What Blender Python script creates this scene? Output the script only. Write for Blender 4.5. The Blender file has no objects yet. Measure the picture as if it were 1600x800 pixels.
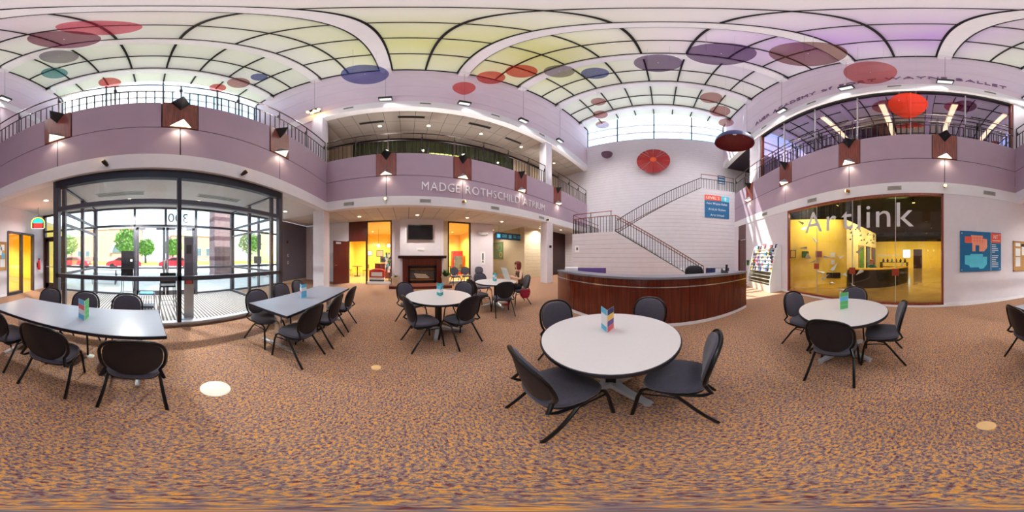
import bpy, math, random
from mathutils import Vector, Matrix
random.seed(7)
PI = math.pi; R = math.radians
scene = bpy.context.scene
COL = scene.collection

# ------------------------------------------------------------------ camera
# 360 x 180 degree panorama taken from a tripod 1.5 m above the carpet
CAM_Z = 1.5
cam_d = bpy.data.cameras.new('camera'); cam = bpy.data.objects.new('camera', cam_d); COL.objects.link(cam)
cam_d.type = 'PANO'
try:
    cam_d.panorama_type = 'EQUIRECTANGULAR'
except Exception:
    cam_d.cycles.panorama_type = 'EQUIRECTANGULAR'
cam.location = (0, 0, CAM_Z)
cam.rotation_euler = (R(90), 0, R(52.875))
cam_d.clip_end = 500; cam_d.clip_start = 0.01
scene.camera = cam

# ------------------------------------------------------------------ view
scene.view_settings.view_transform = 'Standard'
scene.view_settings.look = 'None'
scene.view_settings.gamma = 1.0
scene.view_settings.use_curve_mapping = False
scene.view_settings.exposure = EXPOSURE = 0.45
scene.cycles.use_denoising = True
scene.cycles.max_bounces = 10
scene.cycles.diffuse_bounces = 5
scene.cycles.transparent_max_bounces = 24
scene.cycles.sample_clamp_indirect = 6.0
scene.cycles.caustics_reflective = False
scene.cycles.caustics_refractive = False

# ------------------------------------------------------------------ sky
world = bpy.data.worlds.new('sky'); scene.world = world
world.use_nodes = True
wn = world.node_tree; wn.nodes.clear()
w_out = wn.nodes.new('ShaderNodeOutputWorld'); w_bg = wn.nodes.new('ShaderNodeBackground')
w_tc = wn.nodes.new('ShaderNodeTexCoord')
w_sep = wn.nodes.new('ShaderNodeSeparateXYZ')
w_ramp = wn.nodes.new('ShaderNodeValToRGB')
w_ramp.color_ramp.elements[0].position = 0.0; w_ramp.color_ramp.elements[0].color = (0.80, 0.93, 1.0, 1)
w_ramp.color_ramp.elements[1].position = 0.55; w_ramp.color_ramp.elements[1].color = (0.38, 0.66, 0.96, 1)
w_map = wn.nodes.new('ShaderNodeMapping'); w_map.inputs['Scale'].default_value = (1, 1, 2.6)
w_noise = wn.nodes.new('ShaderNodeTexNoise'); w_noise.inputs['Scale'].default_value = 3.2
w_noise.inputs['Detail'].default_value = 6
w_cl = wn.nodes.new('ShaderNodeValToRGB')
w_cl.color_ramp.elements[0].position = 0.43; w_cl.color_ramp.elements[1].position = 0.62
w_mix = wn.nodes.new('ShaderNodeMixRGB'); w_mix.inputs['Color2'].default_value = (1.0, 1.0, 1.0, 1)
wn.links.new(w_tc.outputs['Generated'], w_sep.inputs[0])
wn.links.new(w_sep.outputs['Z'], w_ramp.inputs[0])
wn.links.new(w_tc.outputs['Generated'], w_map.inputs[0])
wn.links.new(w_map.outputs[0], w_noise.inputs['Vector'])
wn.links.new(w_noise.outputs[0], w_cl.inputs[0])
wn.links.new(w_cl.outputs[0], w_mix.inputs['Fac'])
wn.links.new(w_ramp.outputs[0], w_mix.inputs['Color1'])
wn.links.new(w_mix.outputs[0], w_bg.inputs['Color'])
w_bg.inputs['Strength'].default_value = 2.2
wn.links.new(w_bg.outputs[0], w_out.inputs[0])

# ------------------------------------------------------------------ sun
# steep midday sun that enters through the arched window above the stair wall and grazes the gallery wall
sun_d = bpy.data.lights.new('sun', 'SUN'); sun_d.energy = 11.0; sun_d.angle = R(0.53); sun_d.color = (1.0, 0.96, 0.88)
sun = bpy.data.objects.new('sun', sun_d); COL.objects.link(sun)
sd = Vector((0.55, -1.0, -2.24)).normalized()
sun.rotation_euler = sd.to_track_quat('-Z', 'Y').to_euler()
sun.location = (0, 20, 30)

# ------------------------------------------------------------------ materials
MATS = {}
def lin(c):
    return tuple(((x/255.)/12.92 if x/255. <= 0.04045 else ((x/255.+0.055)/1.055)**2.4) for x in c)
def newmat(name):
    m = bpy.data.materials.new(name); m.use_nodes = True
    nt = m.node_tree; nt.nodes.clear()
    out = nt.nodes.new('ShaderNodeOutputMaterial')
    return m, nt, out
def pm(name, col, rough=0.6, metal=0.0, var=0.06, scale=6.0, bump=0.0, bscale=60.0, spec=0.5, coat=0.0, stretch=None, sheen=0.0):
    """painted / moulded surface: principled with a little procedural mottling"""
    m, nt, out = newmat(name)
    b = nt.nodes.new('ShaderNodeBsdfPrincipled')
    tc = nt.nodes.new('ShaderNodeTexCoord'); nz = nt.nodes.new('ShaderNodeTexNoise')
    nz.inputs['Scale'].default_value = scale; nz.inputs['Detail'].default_value = 4
    src = tc.outputs['Object']
    if stretch:
        mp = nt.nodes.new('ShaderNodeMapping'); mp.inputs['Scale'].default_value = stretch
        nt.links.new(src, mp.inputs[0]); src = mp.outputs[0]
    nt.links.new(src, nz.inputs['Vector'])
    rp = nt.nodes.new('ShaderNodeValToRGB')
    rp.color_ramp.elements[0].position = 0.3; rp.color_ramp.elements[1].position = 0.7
    c = lin(col) if max(col) > 1 else col
    rp.color_ramp.elements[0].color = tuple(max(0, x*(1-var)) for x in c)+(1,)
    rp.color_ramp.elements[1].color = tuple(min(1, x*(1+var)) for x in c)+(1,)
    nt.links.new(nz.outputs[0], rp.inputs[0]); nt.links.new(rp.outputs[0], b.inputs['Base Color'])
    b.inputs['Roughness'].default_value = rough; b.inputs['Metallic'].default_value = metal
    b.inputs['Specular IOR Level'].default_value = spec
    b.inputs['Coat Weight'].default_value = coat
    if sheen: b.inputs['Sheen Weight'].default_value = sheen
    if bump:
        n2 = nt.nodes.new('ShaderNodeTexNoise'); n2.inputs['Scale'].default_value = bscale; n2.inputs['Detail'].default_value = 3
        nt.links.new(src, n2.inputs['Vector'])
        bp = nt.nodes.new('ShaderNodeBump'); bp.inputs['Strength'].default_value = bump; bp.inputs['Distance'].default_value = 0.01
        nt.links.new(n2.outputs[0], bp.inputs['Height']); nt.links.new(bp.outputs[0], b.inputs['Normal'])
    nt.links.new(b.outputs[0], out.inputs[0]); MATS[name] = m
    return m
def wood(name, c1, c2, rough=0.3, scale=(14, 14, 0.8), coat=0.3):
    m, nt, out = newmat(name)
    b = nt.nodes.new('ShaderNodeBsdfPrincipled')
    tc = nt.nodes.new('ShaderNodeTexCoord'); mp = nt.nodes.new('ShaderNodeMapping')
    mp.inputs['Scale'].default_value = scale
    nz = nt.nodes.new('ShaderNodeTexNoise'); nz.inputs['Scale'].default_value = 2.5; nz.inputs['Detail'].default_value = 7
    nz.inputs['Distortion'].default_value = 0.5
    rp = nt.nodes.new('ShaderNodeValToRGB')
    rp.color_ramp.elements[0].position = 0.32; rp.color_ramp.elements[1].position = 0.7
    rp.color_ramp.elements[0].color = lin(c1)+(1,); rp.color_ramp.elements[1].color = lin(c2)+(1,)
    nt.links.new(tc.outputs['Object'], mp.inputs[0]); nt.links.new(mp.outputs[0], nz.inputs['Vector'])
    nt.links.new(nz.outputs[0], rp.inputs[0]); nt.links.new(rp.outputs[0], b.inputs['Base Color'])
    b.inputs['Roughness'].default_value = rough; b.inputs['Coat Weight'].default_value = coat; b.inputs['Coat Roughness'].default_value = 0.15
    nt.links.new(b.outputs[0], out.inputs[0]); MATS[name] = m
def glow(name, col, strength):
    m, nt, out = newmat(name)
    e = nt.nodes.new('ShaderNodeEmission'); e.inputs[0].default_value = lin(col)+(1,); e.inputs[1].default_value = strength
    nt.links.new(e.outputs[0], out.inputs[0]); MATS[name] = m
def glass(name, tint, refl=0.04, rough=0.0, gcol=(1, 1, 1)):
    """thin pane: clear transmission with Fresnel reflection"""
    m, nt, out = newmat(name)
    t = nt.nodes.new('ShaderNodeBsdfTransparent'); t.inputs[0].default_value = tint+(1,)
    g = nt.nodes.new('ShaderNodeBsdfGlossy'); g.inputs['Roughness'].default_value = rough; g.inputs[0].default_value = gcol+(1,)
    lw = nt.nodes.new('ShaderNodeFresnel')
    ge = nt.nodes.new('ShaderNodeNewGeometry'); mr = nt.nodes.new('ShaderNodeMapRange')      # both faces of a pane reflect alike
    mr.inputs[3].default_value = 1.45; mr.inputs[4].default_value = 1/1.45
    nt.links.new(ge.outputs['Backfacing'], mr.inputs[0]); nt.links.new(mr.outputs[0], lw.inputs[0])
    ad = nt.nodes.new('ShaderNodeMath'); ad.operation = 'ADD'; ad.use_clamp = True; ad.inputs[1].default_value = refl
    mx = nt.nodes.new('ShaderNodeMixShader')
    nt.links.new(lw.outputs[0], ad.inputs[0]); nt.links.new(ad.outputs[0], mx.inputs[0])
    nt.links.new(t.outputs[0], mx.inputs[1]); nt.links.new(g.outputs[0], mx.inputs[2])
    nt.links.new(mx.outputs[0], out.inputs[0]); MATS[name] = m
def tinted(name, col, trans=0.55):
    """thin translucent coloured plastic sheet of the hanging discs"""
    m, nt, out = newmat(name)
    c = lin(col)
    tc = nt.nodes.new('ShaderNodeTexCoord'); nz = nt.nodes.new('ShaderNodeTexNoise'); nz.inputs['Scale'].default_value = 2.0
    rp = nt.nodes.new('ShaderNodeValToRGB')
    rp.color_ramp.elements[0].color = tuple(x*0.85 for x in c)+(1,); rp.color_ramp.elements[1].color = tuple(min(1, x*1.15) for x in c)+(1,)
    nt.links.new(tc.outputs['Object'], nz.inputs['Vector']); nt.links.new(nz.outputs[0], rp.inputs[0])
    t = nt.nodes.new('ShaderNodeBsdfTransparent'); t.inputs[0].default_value = tuple(0.52+0.48*x for x in c)+(1,)
    d = nt.nodes.new('ShaderNodeBsdfTranslucent'); f = nt.nodes.new('ShaderNodeBsdfPrincipled'); f.inputs['Roughness'].default_value = 0.25
    for n, i in ((d, 0), (f, 0)): nt.links.new(rp.outputs[0], n.inputs[i])
    m1 = nt.nodes.new('ShaderNodeMixShader'); m1.inputs[0].default_value = 0.45
    nt.links.new(d.outputs[0], m1.inputs[1]); nt.links.new(f.outputs[0], m1.inputs[2])
    m2 = nt.nodes.new('ShaderNodeMixShader'); m2.inputs[0].default_value = trans
    nt.links.new(m1.outputs[0], m2.inputs[1]); nt.links.new(t.outputs[0], m2.inputs[2])
    nt.links.new(m2.outputs[0], out.inputs[0]); MATS[name] = m

# carpet: broken flecks of orange, tan, slate and maroon yarn
def make_carpet():
    m, nt, out = newmat('carpet')
    b = nt.nodes.new('ShaderNodeBsdfPrincipled'); b.inputs['Roughness'].default_value = 0.95; b.inputs['Specular IOR Level'].default_value = 0.1
    tc = nt.nodes.new('ShaderNodeTexCoord')
    mp = nt.nodes.new('ShaderNodeMapping'); mp.inputs['Scale'].default_value = (46, 68, 1); mp.inputs['Rotation'].default_value = (0, 0, 0.5)
    nz = nt.nodes.new('ShaderNodeTexNoise'); nz.inputs['Scale'].default_value = 1.0; nz.inputs['Detail'].default_value = 3; nz.inputs['Roughness'].default_value = 0.72
    nz.inputs['Distortion'].default_value = 0.6
    nt.links.new(tc.outputs['Object'], mp.inputs[0]); nt.links.new(mp.outputs[0], nz.inputs['Vector'])
    rp = nt.nodes.new('ShaderNodeValToRGB'); cr = rp.color_ramp
    cols = [(0.28, (76, 38, 46)), (0.385, (132, 70, 68)), (0.435, (112, 108, 124)), (0.505, (150, 132, 124)), (0.56, (212, 152, 80)), (0.63, (236, 172, 82)), (0.72, (212, 104, 48))]
    cr.elements[0].position = cols[0][0]; cr.elements[0].color = lin(cols[0][1])+(1,)
    cr.elements[1].position = cols[-1][0]; cr.elements[1].color = lin(cols[-1][1])+(1,)
    for p, c in cols[1:-1]:
        e = cr.elements.new(p); e.color = lin(c)+(1,)
    nt.links.new(nz.outputs[0], rp.inputs[0])
    n3 = nt.nodes.new('ShaderNodeTexNoise'); n3.inputs['Scale'].default_value = 260; n3.inputs['Detail'].default_value = 2
    nt.links.new(tc.outputs['Object'], n3.inputs['Vector'])
    r3 = nt.nodes.new('ShaderNodeValToRGB'); r3.color_ramp.elements[0].position = 0.3; r3.color_ramp.elements[1].position = 0.7
    r3.color_ramp.elements[0].color = (0.72, 0.71, 0.75, 1); r3.color_ramp.elements[1].color = (1.0, 1.0, 1.0, 1)
    nt.links.new(n3.outputs[0], r3.inputs[0])
    mu = nt.nodes.new('ShaderNodeMixRGB'); mu.blend_type = 'MULTIPLY'; mu.inputs[0].default_value = 1
    nt.links.new(rp.outputs[0], mu.inputs[1]); nt.links.new(r3.outputs[0], mu.inputs[2])
    nt.links.new(mu.outputs[0], b.inputs['Base Color'])
    bp = nt.nodes.new('ShaderNodeBump'); bp.inputs['Strength'].default_value = 0.35; bp.inputs['Distance'].default_value = 0.006
    nt.links.new(n3.outputs[0], bp.inputs['Height']); nt.links.new(bp.outputs[0], b.inputs['Normal'])
    nt.links.new(b.outputs[0], out.inputs[0]); MATS['carpet'] = m
make_carpet()
# fibreglass vault panel: diffusing skin with the light's colour cast painted into it
def make_panel():
    m, nt, out = newmat('skylight')
    tc = nt.nodes.new('ShaderNodeTexCoord'); sp = nt.nodes.new('ShaderNodeSeparateXYZ')
    nt.links.new(tc.outputs['Object'], sp.inputs[0])
    def remap(sock, lo, hi):
        r = nt.nodes.new('ShaderNodeMapRange'); r.inputs[1].default_value = lo; r.inputs[2].default_value = hi
        nt.links.new(sock, r.inputs[0]); return r.outputs[0]
    rx = nt.nodes.new('ShaderNodeValToRGB'); cr = rx.color_ramp          # painted colour cast, from yellow-green over the lettered side to lilac over the gallery side
    stops = [(0.0, (0.78, 0.80, 0.58)), (0.2, (0.72, 0.74, 0.26)), (0.45, (0.80, 0.80, 0.70)), (0.62, (0.84, 0.76, 0.86)), (0.85, (0.64, 0.43, 0.82)), (1.0, (0.74, 0.68, 0.80))]
    cr.elements[0].color = stops[0][1]+(1,); cr.elements[1].color = stops[-1][1]+(1,)
    for p, c in stops[1:-1]:
        e = cr.elements.new(p); e.color = c+(1,)
    nt.links.new(remap(sp.outputs['X'], -5.84, 4.62), rx.inputs[0])
    ry = nt.nodes.new('ShaderNodeValToRGB'); cy = ry.color_ramp          # the painted cast fades towards both ends of the vault
    cy.elements[0].color = (0, 0, 0, 1); cy.elements[1].color = (0, 0, 0, 1); cy.elements[0].position = 0.25; cy.elements[1].position = 0.82
    for p, w in ((0.38, 0.9), (0.55, 1.0)):
        e = cy.elements.new(p); e.color = (w, w, w, 1)
    nt.links.new(remap(sp.outputs['Y'], -7.6, 11.7), ry.inputs[0])
    nz = nt.nodes.new('ShaderNodeTexNoise'); nz.inputs['Scale'].default_value = 0.35; nt.links.new(tc.outputs['Object'], nz.inputs['Vector'])
    nn = nt.nodes.new('ShaderNodeMath'); nn.operation = 'MULTIPLY'; nn.inputs[1].default_value = 1.6; nt.links.new(nz.outputs[0], nn.inputs[0])
    fm = nt.nodes.new('ShaderNodeMath'); fm.operation = 'MULTIPLY'; fm.use_clamp = True
    nt.links.new(ry.outputs[0], fm.inputs[0]); nt.links.new(nn.outputs[0], fm.inputs[1])
    mc = nt.nodes.new('ShaderNodeMixRGB'); mc.inputs[1].default_value = (0.79, 0.82, 0.77, 1)
    nt.links.new(fm.outputs[0], mc.inputs[0]); nt.links.new(rx.outputs[0], mc.inputs[2])
    t = nt.nodes.new('ShaderNodeBsdfTranslucent'); d = nt.nodes.new('ShaderNodeBsdfDiffuse')
    nt.links.new(mc.outputs[0], t.inputs[0]); nt.links.new(mc.outputs[0], d.inputs[0])
    mx = nt.nodes.new('ShaderNodeMixShader'); mx.inputs[0].default_value = 0.86
    nt.links.new(t.outputs[0], mx.inputs[1]); nt.links.new(d.outputs[0], mx.inputs[2])
    nt.links.new(mx.outputs[0], out.inputs[0]); MATS['skylight'] = m
make_panel()

pm('white_wall', (226, 220, 230), 0.7, var=0.02)
pm('white_band', (236, 236, 242), 0.55, var=0.015)
pm('upper_wall', (224, 208, 224), 0.7, var=0.03, scale=1.2)
pm('block_wall', (214, 210, 219), 0.75, var=0.03, scale=3, bump=0.15, bscale=90)
pm('purple', (184, 163, 182), 0.6, var=0.03, scale=2)
pm('joint', (48, 40, 52), 0.8)
wood('red_wood', (108, 42, 30), (160, 74, 54), 0.4)
wood('desk_wood', (76, 24, 14), (114, 42, 24), 0.22, (10, 10, 0.5), 0.5)
wood('mahogany', (70, 18, 12), (104, 32, 22), 0.3)
wood('dark_wood', (34, 10, 10), (58, 20, 18), 0.35)
wood('brown_door', (86, 46, 44), (104, 58, 54), 0.4)
wood('hall_floor', (186, 142, 84), (214, 172, 108), 0.3, (2, 10, 1))
wood('rail_wood', (120, 60, 46), (150, 80, 62), 0.35)
pm('column', (226, 222, 232), 0.7, var=0.02)
pm('dark_grey_wall', (112, 106, 120), 0.8, var=0.03)
pm('tan_wall', (206, 190, 160), 0.75, var=0.04)
pm('yellow_wall', (250, 216, 84), 0.7, var=0.04)
pm('yellow_pale', (240, 220, 150), 0.7, var=0.03)
pm('ceiling_white', (226, 222, 220), 0.8, var=0.02)
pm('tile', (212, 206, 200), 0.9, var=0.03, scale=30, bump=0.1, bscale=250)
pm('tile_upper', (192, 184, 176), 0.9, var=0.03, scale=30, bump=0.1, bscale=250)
pm('grid', (120, 114, 112), 0.6)
pm('black_metal', (16, 14, 18), 0.45, metal=0.2, var=0.1)
pm('bronze_rail', (44, 30, 28), 0.4, metal=0.3, var=0.1)
pm('frame_grey', (84, 84, 94), 0.4, metal=0.5, var=0.05)
pm('frame_dark', (44, 44, 54), 0.4, metal=0.4, var=0.05)
pm('alu', (196, 198, 204), 0.35, metal=0.45, var=0.04)
pm('chrome', (226, 228, 232), 0.15, metal=0.75, var=0.02)
pm('black_plastic', (18, 18, 24), 0.4, var=0.1)
pm('chair_fabric', (66, 64, 80), 0.9, var=0.12, scale=60, bump=0.2, bscale=400, sheen=0.3)
pm('chair_shell', (18, 18, 30), 0.55, var=0.06)
pm('tube_black', (14, 14, 18), 0.3, metal=0.3, var=0.05)
pm('table_white', (206, 202, 204), 0.32, var=0.015, scale=40)
pm('table_grey', (150, 156, 172), 0.3, var=0.02, scale=40)
pm('table_edge', (30, 28, 40), 0.5)
pm('vent', (206, 206, 200), 0.5, metal=0.2)
pm('vent_dark', (96, 96, 92), 0.6)
pm('grey_metal', (120, 116, 128), 0.4, metal=0.4)
pm('brass', (176, 124, 60), 0.3, metal=0.9)
pm('letter_metal', (242, 240, 246), 0.35, metal=0.2, spec=0.6)
pm('letter_purple', (140, 108, 150), 0.4, metal=0.3)
pm('letter_white', (222, 222, 226), 0.6)
pm('paper_white', (236, 238, 242), 0.8, var=0.01)
pm('sign_blue', (14, 104, 158), 0.5)
pm('sign_navy', (14, 52, 92), 0.5)
pm('sign_red', (232, 92, 70), 0.5)
pm('sign_cyan', (90, 205, 235), 0.5)
pm('sign_salmon', (246, 160, 132), 0.5)
pm('sign_text', (240, 244, 248), 0.5)
pm('cork', (196, 152, 98), 0.9, var=0.12, scale=80)
pm('oak', (186, 138, 84), 0.5, var=0.1)
pm('floor_disc_white', (226, 228, 214), 0.5)
pm('floor_disc_tan', (226, 188, 130), 0.5)
pm('gallery_floor', (180, 142, 80), 0.18, var=0.18, scale=1.5, coat=0.3)
pm('black_ceiling', (14, 16, 18), 0.85)
pm('black_desk', (26, 22, 24), 0.35)
pm('yellow_top', (240, 190, 60), 0.35)
pm('concrete', (206, 206, 204), 0.85, var=0.05, scale=1.5)
pm('asphalt', (150, 150, 156), 0.9, var=0.08)
pm('grass', (150, 178, 60), 0.95, var=0.25, scale=3, bump=0.3)
pm('brick_far', (196, 150, 138), 0.9, var=0.08)
pm('stone_far', (236, 222, 206), 0.9, var=0.05)
pm('brick_pillar', (150, 126, 130), 0.9, var=0.1, scale=12)
pm('brick_band', (106, 78, 86), 0.9)
pm('window_far', (96, 112, 128), 0.2, spec=0.8)
pm('leaf', (96, 146, 52), 0.7, var=0.3, scale=4)
pm('leaf_dark', (44, 96, 34), 0.6, var=0.3, scale=10)
pm('bark', (92, 74, 58), 0.9, var=0.2)
pm('car_red', (206, 32, 48), 0.25, coat=0.6)
pm('car_glass', (30, 36, 44), 0.1)
pm('tyre', (20, 20, 22), 0.8)
pm('firebox', (70, 62, 60), 0.8, var=0.2)
pm('pot_clay', (214, 196, 166), 0.7, var=0.08)
pm('soil', (54, 40, 30), 1.0)
pm('skin', (232, 186, 160), 0.55, var=0.03)
pm('hair_red', (122, 40, 26), 0.5, var=0.2, scale=40)
pm('hair_orange', (206, 104, 44), 0.5, var=0.2, scale=40)
pm('brown_top', (84, 62, 48), 0.85, var=0.1, scale=30)
pm('teal_top', (22, 140, 140), 0.85, var=0.08)
pm('pants_black', (20, 18, 24), 0.85)
pm('crimson', (150, 22, 46), 0.8, var=0.1)
pm('shoe_red', (186, 40, 34), 0.5)
pm('eye_dark', (30, 22, 20), 0.3)
pm('lips', (176, 84, 80), 0.5)
pm('teal', (28, 176, 178), 0.6)
pm('sky_print', (96, 190, 232), 0.6)
pm('green_print', (96, 190, 112), 0.6)
pm('pink_print', (228, 110, 120), 0.6)
pm('yellow_print', (236, 200, 96), 0.6)
pm('violet_print', (108, 84, 160), 0.6)
pm('navy_print', (50, 60, 110), 0.6)
pm('red_print', (200, 40, 36), 0.6)
pm('tv_screen', (10, 10, 12), 0.12)
pm('log', (170, 150, 130), 0.9, var=0.2, scale=12)
pm('shelf_cream', (228, 222, 204), 0.6, var=0.02)
pm('hearth_brick', (126, 62, 46), 0.7, var=0.15, scale=8)
pm('mat_dark', (90, 84, 84), 0.8)
pm('mat_light', (188, 184, 182), 0.6, metal=0.3)
pm('push_plate', (160, 60, 34), 0.5)
pm('studio_dark', (58, 50, 62), 0.8)
pm('green_wall', (120, 132, 96), 0.8)
pm('brown_wall', (96, 74, 64), 0.8)
glass('clear_glass', (0.97, 0.99, 0.99), 0.0)
glass('gallery_glass', (0.95, 0.95, 0.92), 0.0)
glass('mirror_glass', (0.62, 0.56, 0.66), 0.26, gcol=(0.85, 0.66, 1.0))
glass('green_glass', (0.62, 0.72, 0.55), 0.12, gcol=(0.8, 0.9, 0.7))
glass('end_glass', (0.92, 0.98, 1.0), 0.0)
glow('lamp_warm', (255, 236, 190), 5.0)
glow('lamp_pyramid', (255, 244, 206), 2.6)
pm('counter_grey', (128, 130, 144), 0.3, var=0.03)
glow('lamp_cream', (255, 246, 216), 6.0)
glow('lamp_amber', (255, 190, 90), 14.0)
glow('tube_glow', (255, 232, 160), 5.0)
glow('neon_red', (255, 40, 36), 3.0)
glow('neon_teal', (40, 220, 200), 2.2)
glow('neon_green', (90, 240, 110), 2.2)
glow('neon_yellow', (255, 226, 90), 2.6)
glow('lens_dim', (240, 240, 235), 0.9)
glow('screen_white', (235, 245, 240), 1.6)

# ------------------------------------------------------------------ mesh helpers
class MB:
    def __init__(s):
        s.v = []; s.f = []; s.m = []; s.cur = 0
    def add(s, vs, fs):
        o = len(s.v); s.v += [tuple(p) for p in vs]
        for f in fs:
            s.f.append(tuple(i+o for i in f)); s.m.append(s.cur)
        return s
    def box(s, x0, x1, y0, y1, z0, z1):
        x0, x1 = min(x0, x1), max(x0, x1); y0, y1 = min(y0, y1), max(y0, y1); z0, z1 = min(z0, z1), max(z0, z1)
        return s.add([(x0,y0,z0),(x1,y0,z0),(x1,y1,z0),(x0,y1,z0),(x0,y0,z1),(x1,y0,z1),(x1,y1,z1),(x0,y1,z1)],
                     [(0,3,2,1),(4,5,6,7),(0,1,5,4),(1,2,6,5),(2,3,7,6),(3,0,4,7)])
    def obox(s, c, size, rot=(0, 0, 0)):
        from mathutils import Euler
        M = Euler(rot).to_matrix(); h = [x/2 for x in size]
        vs = []
        for dz in (-1, 1):
            for dx, dy in ((-1,-1),(1,-1),(1,1),(-1,1)):
                vs.append(Vector(c)+M @ Vector((dx*h[0], dy*h[1], dz*h[2])))
        return s.add(vs, [(0,3,2,1),(4,5,6,7),(0,1,5,4),(1,2,6,5),(2,3,7,6),(3,0,4,7)])
    def prism(s, poly, axis, a0, a1):
        """polygon (2-D list, ccw) extruded along axis; axes: 'x' uses (y,z), 'y' uses (x,z), 'z' uses (x,y)"""
        n = len(poly)
        def P(p, a):
            return {'x': (a, p[0], p[1]), 'y': (p[0], a, p[1]), 'z': (p[0], p[1], a)}[axis]
        vs = [P(p, a0) for p in poly]+[P(p, a1) for p in poly]
        fs = [tuple(range(n-1, -1, -1)), tuple(range(n, 2*n))]
        fs += [(i, (i+1) % n, n+(i+1) % n, n+i) for i in range(n)]
        return s.add(vs, fs)
    def tube(s, pts, r, n=8, closed=False, cap=True):
        pts = [Vector(p) for p in pts]; m = len(pts)
        rs = r if isinstance(r, (list, tuple)) else [r]*m
        rings = []; up = None
        for i in range(m):
            if closed: t = pts[(i+1) % m]-pts[i-1]
            else: t = pts[min(i+1, m-1)]-pts[max(i-1, 0)]
            t = t.normalized() if t.length > 1e-9 else Vector((0, 0, 1))
            if up is None:
                a = Vector((0, 0, 1)) if abs(t.z) < 0.9 else Vector((1, 0, 0))
                up = (a-t*a.dot(t)).normalized()
            else:
                up = up-t*up.dot(t); up = up.normalized() if up.length > 1e-6 else t.orthogonal().normalized()
            sd_ = t.cross(up)
            rings.append([pts[i]+(up*math.cos(2*PI*k/n)+sd_*math.sin(2*PI*k/n))*rs[i] for k in range(n)])
        vs = [p for rg in rings for p in rg]; fs = []
        for i in range(m if closed else m-1):
            j = (i+1) % m
            for k in range(n):
                fs.append((i*n+k, i*n+(k+1) % n, j*n+(k+1) % n, j*n+k))
        if cap and not closed:
            fs.append(tuple(range(n-1, -1, -1))); fs.append(tuple((m-1)*n+k for k in range(n)))
        return s.add(vs, fs)
    def lathe(s, prof, n=24, c=(0, 0, 0), caps=True):
        vs = []; fs = []
        for r, z in prof:
            for k in range(n):
                a = 2*PI*k/n; vs.append((c[0]+r*math.cos(a), c[1]+r*math.sin(a), c[2]+z))
        for i in range(len(prof)-1):
            for k in range(n):
                fs.append((i*n+k, i*n+(k+1) % n, (i+1)*n+(k+1) % n, (i+1)*n+k))
        if caps:
            fs.append(tuple(range(n-1, -1, -1))); fs.append(tuple((len(prof)-1)*n+k for k in range(n)))
        return s.add(vs, fs)
    def loft(s, rings, caps=True):
        n = len(rings[0]); vs = [p for rg in rings for p in rg]; fs = []
        for i in range(len(rings)-1):
            for k in range(n):
                fs.append((i*n+k, i*n+(k+1) % n, (i+1)*n+(k+1) % n, (i+1)*n+k))
        if caps:
            fs.append(tuple(range(n-1, -1, -1))); fs.append(tuple((len(rings)-1)*n+k for k in range(n)))
        return s.add(vs, fs)
    def ball(s, c, r, nu=12, nv=8):
        rx, ry, rz = r if isinstance(r, (tuple, list)) else (r, r, r)
        rings = []
        for i in range(1, nv):
            a = PI*i/nv
            rings.append([(c[0]+rx*math.sin(a)*math.cos(2*PI*k/nu), c[1]+ry*math.sin(a)*math.sin(2*PI*k/nu), c[2]-rz*math.cos(a)) for k in range(nu)])
        return s.loft(rings)
    def xf(s, M):
        s.v = [tuple(M @ Vector(p)) for p in s.v]; return s
    def mesh(s, name, mats, smooth=False):
        me = bpy.data.meshes.new(name); me.from_pydata(s.v, [], s.f); 
        for mt in (mats if isinstance(mats, (list, tuple)) else [mats]): me.materials.append(MATS[mt])
        if len(me.materials) > 1: me.polygons.foreach_set('material_index', s.m)
        me.validate(); me.update()
        if smooth:
            me.shade_smooth(); me.set_sharp_from_angle(angle=R(38))
        return me
    def build(s, name, mats, parent=None, smooth=False):
        o = bpy.data.objects.new(name, s.mesh(name, mats, smooth)); COL.objects.link(o)
        if parent: o.parent = parent
        return o
def place(name, me, parent=None, loc=(0, 0, 0), rz=0.0):
    o = bpy.data.objects.new(name, me); COL.objects.link(o); o.location = loc; o.rotation_euler = (0, 0, rz)
    if parent: o.parent = parent
    return o
def tag(o, label, cat, group=None):
    o['label'] = label; o['category'] = cat
    if group: o['group'] = group
    return o
def thing(name, label, cat, loc=(0, 0, 0), rz=0.0, group=None):
    o = bpy.data.objects.new(name, None); COL.objects.link(o); o.empty_display_size = 0.1
    o.location = loc; o.rotation_euler = (0, 0, rz)
    return tag(o, label, cat, group)
def struct(name, mb=None, mats=None, label=None, smooth=False):
    if mb is None:
        o = bpy.data.objects.new(name, None); COL.objects.link(o)
    else:
        o = mb.build(name, mats, smooth=smooth)
    o['kind'] = 'structure'
    if label: o['label'] = label
    return o
def dup(root, loc, rz, label, group=None):
    r = root.copy(); COL.objects.link(r); r.location = loc; r.rotation_euler = (0, 0, rz); r['label'] = label
    if group: r['group'] = group
    for ch in root.children:
        c = ch.copy(); COL.objects.link(c); c.parent = r
        for g in ch.children:
            d = g.copy(); COL.objects.link(d); d.parent = c
    return r
def text_geo(body, size, ext=0.004, align='LEFT'):
    cu = bpy.data.curves.new('t', 'FONT'); cu.body = body; cu.size = size; cu.extrude = ext; cu.align_x = align
    cu.resolution_u = 3
    o = bpy.data.objects.new('t', cu); COL.objects.link(o)
    dg = bpy.context.evaluated_depsgraph_get(); me = bpy.data.meshes.new_from_object(o.evaluated_get(dg))
    vs = [tuple(v.co) for v in me.vertices]; fs = [tuple(p.vertices) for p in me.polygons]
    bpy.data.objects.remove(o); bpy.data.curves.remove(cu); bpy.data.meshes.remove(me)
    return vs, fs
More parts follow.
